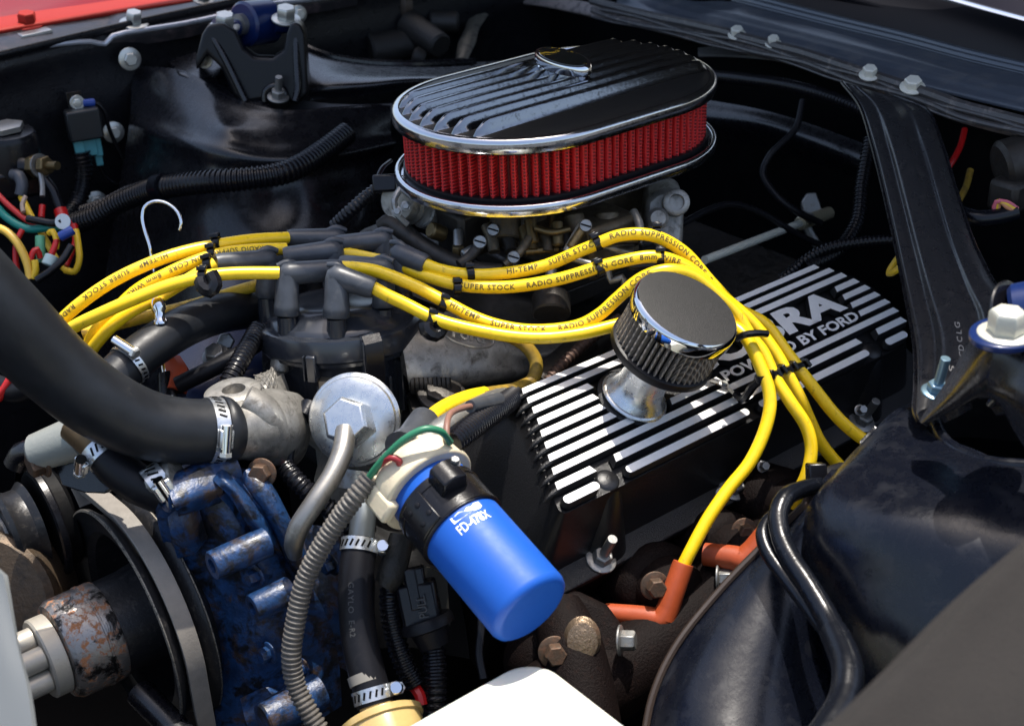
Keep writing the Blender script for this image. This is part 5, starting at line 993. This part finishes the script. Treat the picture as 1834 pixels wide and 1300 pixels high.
tag(MB().tube(pts([(760, 800, 105), (800, 768, 107), (860, 735, 111), (900, 716, 115)]), 1.15, 18).build('grey_tube', zinc_dull), 'pale grey tube lying under the coil wire', 'tube')
tag(MB().patch([pts([(690, 790, 106), (730, 770, 106), (765, 752, 107)]), pts([(700, 830, 103), (740, 812, 103), (790, 780, 105)]), pts([(690, 850, 104), (730, 842, 104), (800, 800, 106)])], 6, .4).build('coil_bracket', zinc_dull), 'grey metal bracket plate behind the boot of the coil', 'bracket')

# looms and hoses in the front centre
tag(MB().loom(pts([(664, 856, 101), (636, 890, 101), (606, 930, 101.5), (572, 985, 102), (546, 1040, 102.5), (530, 1110, 103), (522, 1170, 103.5), (528, 1220, 104), (548, 1265, 104), (580, 1320, 104)]), .78, .40, 14, .17).build('corrugated_loom', M('dusty_grey_loom', (.085, .078, .070), .5, bump=.02, bs=4, dirt=((.18, .165, .14), .5, .8, 1.0, .7))), 'long dusty grey corrugated loom curving down in front of the blue casting', 'loom')
tag(MB().loom(pts([(510, 836, 111), (530, 860, 110.5), (560, 888, 110.5), (595, 915, 111), (630, 945, 112)]), .82, .44).build('corrugated_loom', plastic), 'short black corrugated loom crossing behind the bent pipe', 'loom')
t = thing('distributor_lead', 'pink, tan and black wires leaving the distributor in a bunch', 'wires', P(515, 790, 113))
for k, (mt, o) in enumerate(((pink_wire, 0), (orange_stripe, 5), (rubber, 10), (rubber, 15))):
    MB().tube(pts([(548-o*.2, 745+o*.3, 114), (528, 760+o*.6, 112.6), (509+o, 795, 112-.02*o), (506+o*.9, 820, 111.8), (514+o*.5, 846, 111.5)]), .30, 8, .4).build('wire', mt, t)
MB().tube(pts([(556, 728, 114), (544, 748, 113.2)]), [.9, .7], 12, .3).build('taped_end', tape, t)
t = thing('fuel_hose', 'black rubber fuel hose dropping from a steel pipe to the amber filter', 'hose', P(645, 1100, 104))
MB().tube(pts([(652, 880, 108), (650, 930, 107), (646, 975, 106.5)]), 1.0, 18, .4).build('steel_pipe', M('blue_grey_pipe', (.16, .18, .19), .35, .7), t)
MB().tube(pts([(646, 965, 106.4), (639, 1020, 105.6), (638, 1080, 105), (643, 1140, 104.6), (656, 1200, 104), (672, 1262, 103.4)]), [1.32, 1.34, 1.34, 1.36, 1.38, 1.36], 30, .5).build('hose', rubber, t)
hp_ = pts([(646, 965, 106.4), (639, 1020, 105.6), (638, 1080, 105), (643, 1140, 104.6), (656, 1200, 104)]); text_tube('GAYLO  E-R2', hp_, 1.36, 3.4, .6, V((-.65, -.6, .3)), M('faint_grey_print', (.05, .05, .05), .6), t)
MB().tube(pts([(655, 1205, 104), (660, 1222, 103.8)]), 1.42, 28, .4).build('dusty_band', M('dusty_pale_rubber', (.20, .19, .17), .7), t)
ax = P(646, 965, 106.4)-P(639, 1020, 105.6)
hose_clamp('slotted steel clamp at the top of the fuel hose, beside the coil', P(644, 978, 106.2), ax, 1.36, .5, (.65, -.5, 0)); hose_clamp('slotted steel clamp at the bottom of the fuel hose over the amber filter', P(667, 1244, 103.6), P(656, 1200, 104)-P(672, 1262, 103.4), 1.4, .5, (.65, -.5, 0))
t = thing('fuel_filter', 'round amber translucent filter at the bottom edge under the fuel hose', 'filter', P(690, 1290, 103))
MB().lathe([(1.2, 1.6), (1.3, .6), (1.9, .3), (2.9, 0), (3.0, -.4), (3.0, -3.5)], P(680, 1284, 103), (P(672, 1262, 103.4)-P(684, 1300, 102.6)), 48).build('filter_body', glass_amber, t, 40)
MB().lathe([(2.9, -.1), (3.2, -.15), (3.2, -.6), (2.9, -.7)], P(680, 1284, 103), (P(672, 1262, 103.4)-P(684, 1300, 102.6)), 48, cap=False).build('filter_rim', glass_amber, t)
tag(MB().loom(pts([(714, 975, 108), (706, 1020, 107.5), (698, 1070, 107), (706, 1130, 107), (724, 1190, 107), (745, 1230, 107)]), .86, .44).build('corrugated_loom', plastic), 'black corrugated loom right of the fuel hose, wrapped with torn tape', 'loom')
tag(MB().tube(pts([(720, 960, 107), (712, 990, 106.6), (700, 1030, 106.2), (690, 1048, 106.2)]), [.95, 1.05, 1.1, .9], 12).build('torn_tape', M('dusty_tape', (.02, .019, .017), .4, spec=.3, bump=.15, bs=2.2)), 'crumpled dusty tape wrapped round the loom under the coil', 'tape')
tag(MB().loom(pts([(772, 1130, 108), (778, 1180, 107.5), (780, 1240, 107), (776, 1310, 107)]), .95, .5).build('corrugated_loom', plastic), 'black corrugated loom hanging from the moulded connector down to the white tank', 'loom')
t = thing('wiring_connector', 'black moulded plug connector with PULL lettering in the shade below the coil', 'connector', P(755, 1080, 107))
cx0 = frame((P(748, 1030, 107)-P(768, 1130, 107)), -FW)
MB().box(P(752, 1082, 107), (3.0, 2.4, 3.6), (cx0[0], cx0[1], cx0[2])).build('plug_body', plastic, t, bevel=.3); MB().lathe([(1.9, -.3), (2.1, 0), (2.1, .5), (1.5, .7), (1.2, 2)], P(764, 1112, 107), P(772, 1140, 107)-P(752, 1082, 107), 28).build('boot', rubber, t)
MB().box(P(740, 1055, 106), (.9, .5, 3.2), cx0).build('latch', plastic, t, bevel=.12); MB().box(P(742, 1032, 106.5), (1.6, 1.2, 1.4), cx0).build('latch', plastic, t, bevel=.15)
q = P(768, 1105, 105.4); text_flat('PULL', q, (P(760, 1065, 105.4)-q).normalized(), (P(750, 1108, 105.4)-q).normalized(), 1.7, .7, M('faint_grey_print', (.05, .05, .05), .6), t, 'print', .01, lift=-.02)
tag(MB().tube(pts([(722, 1022, 107), (732, 1040, 106.8), (738, 1056, 106.6)]), .3, 8).build('orange_wire', orange_stripe), 'thin orange-brown wire entering the moulded connector', 'wire')
tag(MB().tube(pts([(742, 1230, 107), (752, 1244, 106.6), (756, 1262, 106.4)]), .45, 8).build('red_wire', red_wire), 'short red wire showing just left of the white tank', 'wire')
tag(MB().tube(pts([(858, 1050, 106), (862, 1120, 106), (858, 1170, 105.5), (866, 1215, 105)]), .3, 8).build('lead_wire', rubber), 'thin dark wire hanging below the middle of the blue coil', 'wire')
tag(MB().patch([pts([(600, 900, 122), (700, 920, 122), (800, 960, 120)]), pts([(640, 1000, 120), (730, 1010, 119), (820, 1040, 118)]), pts([(660, 1160, 120), (740, 1160, 119), (840, 1180, 118)])], 6, .6, lambda a, b: .4*math.sin(a*11)*math.sin(b*9)).build('front_bracket', black_dark), 'dark oily bracket plate in the shade behind the connector', 'bracket')
tag(MB().poly3(pts([(752, 1010, 112), (800, 1030, 111), (806, 1120, 111), (770, 1090, 112)]), .5, FW).build('bracket_plate', M('dull_brown_plate', (.06, .055, .045), .5, .4, bump=.03, bs=3)), 'dull plate behind the connector below the coil', 'plate')

# ------------------------------------------------------------------ white tank and cloth in the foreground
tz = -8.0
a0 = atz(950, 1185, tz)
t = thing('coolant_tank', 'bright white plastic tank corner at the bottom edge, out of focus', 'tank', a0-V((14, 14, 0)))
rc = 2.6; L = []
for (cx_, cy_, g0) in ((a0.x-rc+1.0, a0.y-rc+.8, 0),): L += [V((cx_+rc*math.cos(R_(g0+k*9)), cy_+rc*math.sin(R_(g0+k*9)), tz)) for k in range(11)]
L += [V((a0.x-26, a0.y+.8, tz)), V((a0.x-26, a0.y-24, tz)), V((a0.x+1, a0.y-24, tz))]
cc = V((a0.x-12, a0.y-12, tz)); sh = lambda s, z: [V((cc.x+(p.x-cc.x)*s, cc.y+(p.y-cc.y)*s, z)) for p in L]
MB().rings([sh(1, tz-18), sh(1, tz-1.0), sh(.985, tz-.35), sh(.95, tz), sh(.6, tz+.15)]).build('tank_body', white_plastic, t, 60)
t = thing('fender_cloth', 'grey-brown felt cloth over the near fender, blurred in the lower right corner', 'cloth', P(1750, 1200, 62))
MB().patch([pts([(1360, 1440, 58), (1480, 1304, 60), (1650, 1136, 62.5), (1834, 962, 65.5), (2060, 740, 69)]), pts([(1400, 1450, 57), (1500, 1320, 59), (1680, 1150, 61.4), (1860, 980, 64), (2080, 770, 68)]),
            pts([(1500, 1560, 55), (1640, 1420, 57), (1800, 1270, 59), (1960, 1110, 61), (2160, 900, 64)]), pts([(1800, 1800, 52), (1900, 1600, 54), (2050, 1400, 56), (2200, 1200, 58), (2400, 1000, 60)])], 12, .5,
           lambda a, b: .12*math.sin(b*17+a*5)+.1*math.sin(a*13-b*7)).build('cloth_sheet', cloth, t, 80)

# ------------------------------------------------------------------ exhaust manifold and plugs
t = thing('exhaust_manifold', 'rusty dark brown exhaust manifold below the valve cover with bolted ports', 'exhaust manifold', P(1060, 1180, 112))
def port(x, y, d, s=1):
    c = P(x, y, d); ax = V((-.1, -.95, .3)).normalized()
    m = MB().lathe([(3.4*s, -3), (3.3*s, 0), (2.9*s, .5), (2.5*s, .7), (2.3*s, 2.6), (1.8*s, 3.4), (.2, 3.8)], c, ax, 32, sx=1.15); return m.build('port', rust, t, 50)
for x, y, d, s in ((1020, 1180, 113, 1.15), (1180, 1045, 116, 1.0), (1300, 980, 119, .9), (1400, 900, 122, .9), (1100, 1110, 119, 1.0)): port(x, y, d, s)
MB().tube(pts([(940, 1330, 108), (1000, 1260, 109), (1110, 1200, 112), (1230, 1110, 115), (1360, 1000, 119), (1450, 930, 122)]), [3.6, 3.8, 3.4, 3.2, 3, 3], 28, .7).build('log', rust, t)
MB().tube(pts([(1000, 1090, 111), (1020, 1150, 109), (1035, 1230, 107.6), (1050, 1340, 106)]), [2.0, 2.5, 2.8, 3.0], 28, .7).build('branch', rust, t)
MB().poly3(pts([(968, 1098, 109.6), (1030, 1058, 110.5), (1088, 1086, 110.5), (1136, 1150, 109.5), (1100, 1196, 108.6), (1010, 1210, 108), (962, 1168, 108.4)]), 1.4, FW).build('port_flange', rust, t, bevel=.5)
MB().lathe([(1.6, -.5), (1.3, .15), (.8, .3), (.1, .35)], P(1043, 1148, 106.3), V((-.6, -.7, .4)), 24, sx=.9, sy=1.15).build('bright_pad', M('bare_copper_brown_patch', (.30, .22, .15), .38, .8, bump=.12, bs=3), t)
for x, y, d, r, mt in ((992, 1166, 107.0, .85, rust_bolt), (1108, 1146, 107.8, .8, zinc_dull), (1172, 1048, 112.6, .8, rust_bolt), (1284, 1034, 114.1, .75, zinc_dull), (1332, 950, 117.2, .75, rust_bolt)):
    bolt(P(x, y, d), V((-.45, -.8, .35)) if mt is rust_bolt else V((.55, -.7, .1)), r, 1.1, t, mt, 1.5, name='port_bolt')
tag(MB().tube(pts([(1150, 1105, 116), (1195, 1102, 117)]), 1.0, 16).build('plug_tip', M('pale_ceramic', (.34, .30, .24), .4)), 'pale spark plug end just left of the near orange boot', 'spark plug')
for k, (x, y, d) in enumerate(((1292, 884, 120), (1318, 858, 121), (1366, 836, 122), (1540, 735, 126))):
    tag(bolt(P(x, y, d), (-.3, -.7, .6), .42, .7, None, zinc_dull, 1.3), ['small bright bolt in the dark behind the nearest yellow strand, lower of two', 'small bright bolt in the dark behind the nearest yellow strand, upper of two', 'dull bolt head in the gap between the yellow strands', 'lone bright bolt right of the outermost yellow strand'][k], 'bolt')

# ------------------------------------------------------------------ near strut tower, bracket, brace leg, taped harness
npaint = M('near_tower_black_paint', (.003, .004, .008), .27, coat=.08, spec=.4, bump=.012, bs=2.5, dirt=((.020, .021, .026), .52, .85, .35, .5), dirt2=((.10, .10, .11), .735, .76, 3.2, .7), rvar=.07, vs=.4)
t = thing('strut_tower', 'near black strut tower bulging into the lower right with a soft blue sheen', 'strut tower', P(1640, 1000, 96))
g = [[(1560, 778, 107), (1604, 734, 109), (1650, 716, 110.5), (1690, 722, 110)],
     [(1500, 840, 104.5), (1570, 780, 105.5), (1640, 758, 106), (1690, 790, 104)],
     [(1452, 898, 103), (1500, 860, 101.5), (1600, 840, 100.5), (1700, 846, 98.5), (1790, 858, 96.5), (1890, 862, 95)],
     [(1438, 950, 102), (1490, 930, 99), (1590, 930, 96), (1700, 950, 93.5), (1820, 970, 91.5), (1940, 980, 90)],
     [(1436, 1010, 102.5), (1478, 1020, 99.2), (1560, 1050, 96), (1680, 1090, 92.8), (1820, 1120, 90.5), (1960, 1140, 89)],
     [(1444, 1080, 103.5), (1478, 1110, 100.5), (1540, 1170, 97), (1650, 1240, 93.5), (1790, 1290, 91), (1960, 1320, 89)],
     [(1460, 1160, 105), (1486, 1220, 102), (1540, 1300, 99), (1640, 1390, 95.5), (1790, 1440, 93), (1960, 1480, 91)]]
def re6(row):
    c = [x[0] for x in cat_n(pts(row), 4)]; n = len(c)-1; return [c[round(k*n/6)] for k in range(7)]
MB().patch([re6(r) for r in g], 8, .3, lambda a, b: .05*math.sin(b*21+a*9)).build('tower_wall', npaint, t, 80)
# rim of the top opening and the dark well inside it
rim = [(1672, 752, 106), (1694, 792, 103), (1740, 820, 100.5), (1800, 832, 98.5), (1880, 834, 97)]
MB().tube(pts(rim), .5, 10, .6).build('opening_rim', npaint, t)
MB().patch([pts(rim), [p+V((0, 0, -4)) for p in pts(rim)]], 6, .2).build('opening_wall', black_dark, t)
MB().patch([pts([(1650, 716, 110.5), (1740, 706, 112), (1900, 720, 110)]), [p+V((0, 0, -4)) for p in pts([(1650, 716, 110.5), (1740, 706, 112), (1900, 720, 110)])]], 6, .2).build('opening_wall', black_dark, t)
tag(MB().patch([pts([(1448, 902, 104.4), (1384, 965, 104.4), (1292, 1060, 103.8), (1212, 1162, 102.6), (1172, 1250, 101.4), (1152, 1360, 100)]),
            pts([(1456, 930, 102.6), (1404, 1000, 102.4), (1330, 1100, 101), (1260, 1200, 99.5), (1220, 1290, 98), (1200, 1390, 96.5)]),
            pts([(1462, 1000, 102.6), (1438, 1080, 101.6), (1396, 1170, 99.6), (1348, 1260, 97.4), (1310, 1350, 95.4), (1290, 1440, 94)]),
            pts([(1478, 1080, 104), (1476, 1160, 102.6), (1470, 1240, 100.4), (1450, 1330, 97.6), (1430, 1410, 95.6), (1410, 1500, 94)]),
            pts([(1500, 1120, 106), (1520, 1200, 104), (1540, 1280, 102), (1540, 1370, 99), (1530, 1450, 97), (1520, 1530, 96)])], 10, .3,
            lambda a, b: .06*math.sin(b*13+a*7)).build('near_inner_apron', npaint, None, 80), 'dark navy-black apron left of the near strut tower', 'apron')
tag(MB().tube([p+V((-.1, .1, .1)) for p in pts([(1448, 902, 104.4), (1384, 965, 104.4), (1292, 1060, 103.8), (1212, 1162, 102.6), (1172, 1250, 101.4), (1152, 1360, 100)])], .3, 8, .7).build('apron_edge', M('edge_brown_black', (.03, .02, .015), .4)), 'thin rounded lip along the upper edge of the near apron panel', 'lip')
# brace leg, a pressed channel: columns run across it with ribs in depth
t = thing('brace_leg', 'long black pressed brace leg dropping from the cowl to the near strut tower', 'brace', P(1620, 450, 118))
L_ = [(1508, 148, 139), (1540, 190, 135.5), (1562, 260, 131), (1582, 340, 126.5), (1602, 430, 121.5), (1622, 530, 115.5), (1638, 620, 110.5), (1640, 690, 107), (1638, 738, 104.5), (1646, 756, 103.5)]
Rr = [(1610, 176, 137.5), (1660, 196, 134), (1688, 262, 130), (1712, 340, 125.5), (1742, 430, 120), (1776, 500, 114), (1806, 555, 109), (1790, 640, 105.5), (1740, 715, 103.4), (1690, 742, 102.8)]
prof = [(0, 1.2), (.05, .1), (.13, .0), (.21, .2), (.29, -1.0), (.40, -1.3), (.52, -1.15), (.60, -.4), (.68, -.1), (.76, -.9), (.86, -.6), (.93, .1), (1, 1.2)]
cols = []
for u, dd in prof:
    cols.append([P(a[0]*(1-u)+b[0]*u, a[1]*(1-u)+b[1]*u, a[2]*(1-u)+b[2]*u+dd*(.7 if 1 < k < 8 else .35)) for k, (a, b) in enumerate(zip(L_, Rr))])
MB().patch(cols, 5, .28).build('channel', M('brace_black_paint', (.022, .022, .024), .30, coat=.2, bump=.010, bs=3, dirt=((.075, .068, .064), .56, .9, .9, .55), rvar=.08, vs=.5), t, 80)
MB().tube([c for c in cols[0]], .2, 8, .6).build('left_edge', black_paint, t); MB().tube([c for c in cols[-1]], .2, 8, .6).build('right_edge', black_paint, t)
q = P(1728, 640, 103.6); q2 = P(1722, 585, 107)
for k, (ch, x, y) in enumerate((('G', 1712, 582), ('C L', 1716, 607), ('CD', 1720, 634), ('S', 1702, 660))):
    c = P(x+8, y+6, 0.1*0+ (108.2-(y-582)*.035)-2.3); text_flat(ch, c, (P(x+6, y-14, 105)-P(x+8, y+6, 105)).normalized(), (P(x-12, y-2, 105)-P(x, y, 105)).normalized(), .9 if len(ch) > 1 else .45, .42, chalk, t, 'stamp', .01)
bolt(P(1676, 704, 103), (0, -.15, 1), .75, .7, t, M('blue_zinc_bolt', (.22, .34, .42), .35, .8), 1.5, name='stud_nut', stud=2.2)
t = thing('bushing_bracket', 'near black bracket arched over the tower with a white bolt on a blue bushing plate', 'bracket', P(1790, 650, 92))
g = [[(1646, 752, 100), (1690, 690, 98.5), (1728, 625, 96.5), (1742, 606, 95.5)],
     [(1650, 757, 98.5), (1704, 706, 95.5), (1752, 640, 92.5), (1780, 612, 91)],
     [(1662, 756, 98), (1716, 728, 95), (1770, 678, 91.4), (1834, 640, 89)],
     [(1664, 758, 98.4), (1730, 722, 95.6), (1790, 712, 92), (1850, 730, 89.6)]]
MB().patch([pts(r) for r in g], 8, .5).build('arm', black_paint, t, 80, bevel=0)
g = [[(1742, 606, 95.5), (1800, 598, 93.5), (1900, 606, 91)], [(1780, 612, 91), (1834, 616, 89.5), (1920, 626, 87)], [(1770, 678, 91.2), (1840, 672, 88.4), (1920, 690, 86)], [(1768, 708, 92), (1822, 722, 88.8), (1900, 790, 86)], [(1784, 716, 93), (1834, 800, 91), (1880, 860, 90)]]
MB().patch([pts(r) for r in g], 8, .5).build('cap', black_paint, t, 80)
MB().rings([[c+k for c in [P(1798, 606, 90.6)+V((math.cos(a)*2.5*(1 if math.cos(a) < .5 else 1.3), math.sin(a)*2.1, 0)) for a in [2*math.pi*j/32 for j in range(32)]]] for k in (V((0, 0, 0)), V((0, 0, .5)))]).build('blue_plate', bushing_blue, t, 40, bevel=.12)
bolt(P(1800, 602, 90.2), (0, 0, 1), 1.2, 1.5, t, M('white_zinc_bolt', (.62, .60, .50), .38, .3, bump=.02, bs=4), 1.5)
MB().cyl(P(1812, 560, 93), P(1880, 548, 92), 1.9, n=40, bev=.3).build('bushing', bushing_blue, t); MB().cyl(P(1806, 561, 93.2), P(1812, 560, 93), 2.2, n=40, bev=.1).build('bushing_flange', black_paint, t)
# taped harness over the apron
t = thing('taped_harness', 'two glossy taped harness branches joining in front of the near strut tower', 'wiring harness', P(1480, 1060, 96))
MB().tube(pts([(1470, 868, 106), (1436, 876, 104.5), (1408, 890, 103), (1394, 920, 102), (1398, 960, 101), (1416, 1000, 99.6), (1450, 1052, 97.8), (1478, 1100, 96.4), (1502, 1146, 94.4)]), [.6, .66, .7, .72, .74, .76, .8, .84, .86], 16, .4, mod=lambda L, i: 1+.035*((L*1.3) % 1)).build('branch', tape, t, 60)
MB().tube(pts([(1400, 912, 104), (1376, 930, 103), (1366, 956, 102), (1376, 990, 101), (1404, 1030, 99.6), (1440, 1078, 98), (1470, 1120, 96.6), (1496, 1150, 95.4)]), [.35, .46, .52, .56, .56, .54, .5, .5], 16, .4, mod=lambda L, i: 1+.04*((L*1.1+.4) % 1)).build('branch', tape, t, 60)
MB().tube(pts([(1492, 1130, 94.4), (1506, 1160, 93.0), (1518, 1200, 91.2), (1512, 1250, 89.4), (1484, 1300, 87.4), (1450, 1350, 85.6)]), [.98, 1.02, 1.05, 1.02, 1.0, 1.0], 16, .4, mod=lambda L, i: 1+.03*((L*.9) % 1)).build('trunk', tape, t, 60)
MB().tube(pts([(1478, 1140, 94.6), (1500, 1134, 93.6), (1520, 1138, 94.2)]), .3, 6, .3).build('tie', plastic, t)
tag(MB().box(P(1462, 850, 107.5), (1.4, 1.8, 1.6), frame(FW)).build('tie_head', plastic, bevel=.15), 'small black tie head where the yellow strand meets the near tower', 'cable tie')
tag(MB().tube(pts([(1446, 872, 108), (1480, 848, 109), (1510, 838, 110)]), .5, 8).build('cable_tail', rubber), 'thin black cable tail running behind the near tower shoulder', 'cable')

# ------------------------------------------------------------------ upper left electrics
t = thing('relay', 'small black square relay screwed to the fender wall with teal terminals beneath', 'relay', aty(148, 225, FY-4))
rx, ry = V((.98, -.1, 0)).normalized(), V((0, 0, 1)); rf = frame(V((-.25, -.96, .08)), (0, 0, 1)); rcn = aty(150, 222, FY-3.6)
MB().box(rcn, (3.7, 3.4, 2.2), rf).build('relay_case', M('matte_relay_black', (.016, .018, .020), .42), t, bevel=.22)
MB().box(aty(135, 185, FY-2.2), (1.7, 2.6, .2), rf).build('mounting_tab', plastic, t, bevel=.04); bolt(aty(138, 184, FY-2.6), (-.2, -1, .1), .55, .35, t, bolt_zinc, 1.5, name='screw')
for x, y, w_ in ((141, 258, .75), (161, 261, .95), (175, 262, .55)): MB().box(aty(x, y, FY-3.6), (w_*1.5, 2.2, .8), rf).build('terminal', teal, t, bevel=.1)
MB().box(aty(177, 284, FY-3.4), (.8, 1.6, .6), rf).build('terminal', teal, t, bevel=.1)
t = thing('ground_wire', 'thin black wire with blue ring end looping from the relay screw past a bolt', 'wire', aty(200, 230, FY-3))
MB().tube([aty(x, y, FY-y0) for x, y, y0 in ((168, 184, 3.2), (178, 188, 3.4), (188, 202, 3.6), (194, 226, 3.6), (206, 256, 3.4), (222, 290, 3.2), (226, 318, 3.2), (214, 331, 3.2), (194, 322, 3.3), (180, 300, 3.4), (176, 286, 3.4))], .24, 10, .4).build('wire', plastic, t)
MB().cyl(aty(148, 185, FY-3), aty(169, 184, FY-3.1), .42, .48, n=14, bev=.1).build('ring_sleeve', blue_term, t)
MB().lathe([(.2, 0), (.75, 0), (.75, .1), (.2, .1)], aty(139, 184, FY-2.9), (-.2, -1, .1), 20).build('ring', bolt_zinc, t)
tag(MB().loom([aty(x, y, FY-d) for x, y, d in ((145, 272, 3.8), (150, 300, 4), (148, 335, 4.4), (136, 368, 5), (118, 392, 6))], 1.05, .5).build('corrugated_loom', plastic), 'thick black corrugated loom dropping from the relay terminals', 'loom')
tag(MB().loom(pts([(132, 402, 154), (168, 388, 152), (210, 364, 150), (262, 343, 147), (310, 333, 143), (370, 326, 140.5), (440, 321, 139.8), (500, 312, 140.5), (540, 296, 142.2), (580, 270, 145), (620, 240, 148)]), 1.22, .52, 16).build('corrugated_loom', plastic), 'long thick corrugated loom crossing in front of the far strut tower', 'loom')
tag(MB().loom(pts([(150, 380, 153), (190, 366, 151), (230, 346, 149), (262, 338, 147.5)]), .8, .45, 14).build('corrugated_loom', plastic), 'thinner corrugated loom lying along the top of the long thick loom', 'loom')
tag(MB().tube(pts([(282, 336, 144.6), (296, 334, 143.6)]), 1.36, 18, .4).build('tape_band', tape), 'band of black tape round the long thick loom', 'tape')
t = thing('starter_solenoid', 'black round starter solenoid with a brass stud cut by the left edge', 'solenoid', P(15, 290, 146))
MB().lathe([(3.0, -6.2), (3.0, -.6), (2.8, -.2), (2.7, 0), (2.3, .1)], P(12, 236, 146), (.02, -.05, 1), 40).build('can', plastic, t, 40)
MB().hexa(P(10, 234, 146), (0, 0, 1), 2.0, .7).build('top_nut', zinc_dull, t, bevel=.1)
MB().box(P(10, 330, 147), (7, 3, 3), rf).build('base', plastic, t, bevel=.4)
sa = (P(100, 294, 144)-P(50, 300, 146)).normalized()
MB().cyl(P(44, 300, 146), P(60, 298, 145.6), 1.4, 1.1, n=20, bev=.2).build('terminal_base', plastic, t)
MB().cyl(P(55, 298, 145.6), P(103, 297, 143.8), .45, n=16).build('stud', brass, t); MB().hexa(P(58, 298, 145.5), sa, 1.25, .9).build('nut', brass, t, bevel=.08); MB().lathe([(1.3, 0), (1.3, .2)], P(71, 298, 145), sa, 24).build('washer', zinc_dull, t); MB().hexa(P(76, 298, 144.8), sa, 1.05, .8).build('nut', brass, t, bevel=.08)
MB().tube(pts([(22, 312, 144), (34, 316, 143.6), (40, 332, 143.4), (36, 350, 143.4)]), [.55, .65, .62, .6], 14).build('lead_boot', boot_rubber, t)
MB().tube(pts([(72, 310, 144.6), (76, 330, 144.4), (76, 352, 144)]), .3, 8).build('lead', zinc_dull, t); MB().tube(pts([(80, 322, 145), (94, 340, 145), (108, 376, 145)]), .55, 10).build('lead', plastic, t)
wl = [('red wire dropping from the left stud lead', red_wire, [(76, 368, 144), (74, 390, 143.6)], .34), ('thick red sleeve beside the loom joint', red_wire, [(108, 376, 145), (114, 395, 144.6), (122, 408, 144)], .7),
      ('yellow wire slanting down right from the solenoid boot', yellow_w, [(38, 352, 143.4), (54, 384, 142.6), (78, 424, 141.6), (108, 474, 140.5), (124, 486, 140)], .36),
      ('teal green wire curving along the left edge', teal_wire, [(-20, 352, 141), (10, 388, 141), (50, 410, 140.6), (84, 408, 140.4), (110, 406, 140.6)], .42), ('red wire running beside the teal green wire', red_wire, [(-12, 340, 141.5), (20, 372, 141), (60, 400, 140.8), (110, 400, 141)], .3),
      ('pale yellow wire arching low at the left edge', M('old_yellow_wire', (.60, .38, .05), .4), [(-20, 404, 138), (10, 414, 137.6), (34, 440, 137.2), (50, 476, 137), (54, 500, 137)], .42), ('red wire looping over the pale crimp', red_wire, [(72, 462, 138), (66, 446, 137.6), (58, 454, 137.4), (54, 480, 137.4), (58, 492, 137.6)], .3),
      ('yellow wire ring right of the pale crimp', yellow_w, [(116, 484, 139), (134, 486, 138.6), (142, 466, 138.4), (140, 436, 138.6), (136, 412, 139)], .33), ('red wire hanging from the loom joint', red_wire, [(132, 402, 141), (136, 432, 140.6), (126, 456, 140), (118, 476, 139.6)], .36),
      ('short yellow wire bent like a hook near the crimp', yellow_w, [(88, 418, 138.4), (94, 414, 138), (102, 432, 138), (100, 446, 138)], .3), ('red wire leaving the crimp upwards', red_wire, [(92, 456, 137.6), (98, 442, 137.8), (102, 430, 138)], .32),
      ('yellow wire doubled behind the pale crimp', yellow_w, [(60, 498, 137), (64, 484, 136.8), (62, 466, 136.8)], .34), ('black wire crossing with a ring end', plastic, [(50, 392, 140), (70, 396, 139.6), (96, 400, 139.4), (112, 396, 139.2)], .4),
      ('red wire down the left edge by the wire tangle', red_wire, [(40, 412, 139), (30, 432, 138.6), (28, 464, 138.4), (32, 490, 138.4)], .3), ('black wire sloping down by the wire tangle', plastic, [(128, 440, 137), (112, 466, 136.4), (90, 486, 136), (66, 502, 136)], .4),
      ('blue sleeve by the wire tangle', blue_term, [(108, 424, 137.6), (120, 418, 137.6), (130, 412, 137.8)], .5), ('red wire low at the left edge under the hose', red_wire, [(-4, 714, 118), (10, 694, 117.6), (24, 670, 117.4)], .4), ('short red wire end below the hose bend', red_wire, [(52, 704, 118), (60, 696, 117.6), (66, 686, 117.4)], .45),
      ('fawn wire end in the left tangle', M('fawn_wire', (.35, .26, .2), .4), [(42, 380, 140.6), (40, 366, 141), (46, 352, 141.4)], .25), ('green sleeve in the left tangle', M('pale_green_sleeve', (.10, .35, .2), .4), [(74, 470, 138.8), (72, 440, 138.8), (72, 424, 139)], .5)]
for lab, mt, L, r in wl: tag(MB().tube(pts(L), r, 10, .4).build('thin_wire', mt), lab, 'wire')
tag(MB().lathe([(.3, 0), (.78, 0), (.78, .12), (.3, .12)], P(113, 397, 139), -FW, 24).build('ring_terminal', bolt_zinc), 'bright ring terminal on the crossing black wire', 'terminal')
tag(MB().cyl(P(94, 458, 137.2), P(86, 476, 137), .7, n=18, bev=.1).build('crimp_connector', M('pale_blue_crimp', (.40, .52, .52), .3, coat=.3)), 'pale blue crimp connector in the tangle of coloured wires', 'connector')
tag(MB().tube(pts([(-10, 690, 120), (30, 700, 118), (60, 690, 117), (100, 670, 117)]), 1.0, 12).build('dark_sleeve', rubber), 'dark sleeve low at the left edge under the hose', 'sleeve')

# ------------------------------------------------------------------ the open hood above, unseen; its outline is shaped to place its shade
HOOD = [(58, 66, 24), (58, -60, 24), (14, -56, 82), (17, -22, 80), (11, -8, 88), (-8, 0, 100), (-15, 12, 104), (-22, 40, 102), (-26, 66, 98)]
t = thing('open_hood', 'open car hood with a dark underside standing over the engine bay', 'hood', V(HOOD[0]))
MB().poly3([V(p) for p in HOOD], 1.6, (.6, 0, .8)).build('hood_panel', M('hood_dark_underside', (.02, .02, .022), .5), t, 30)
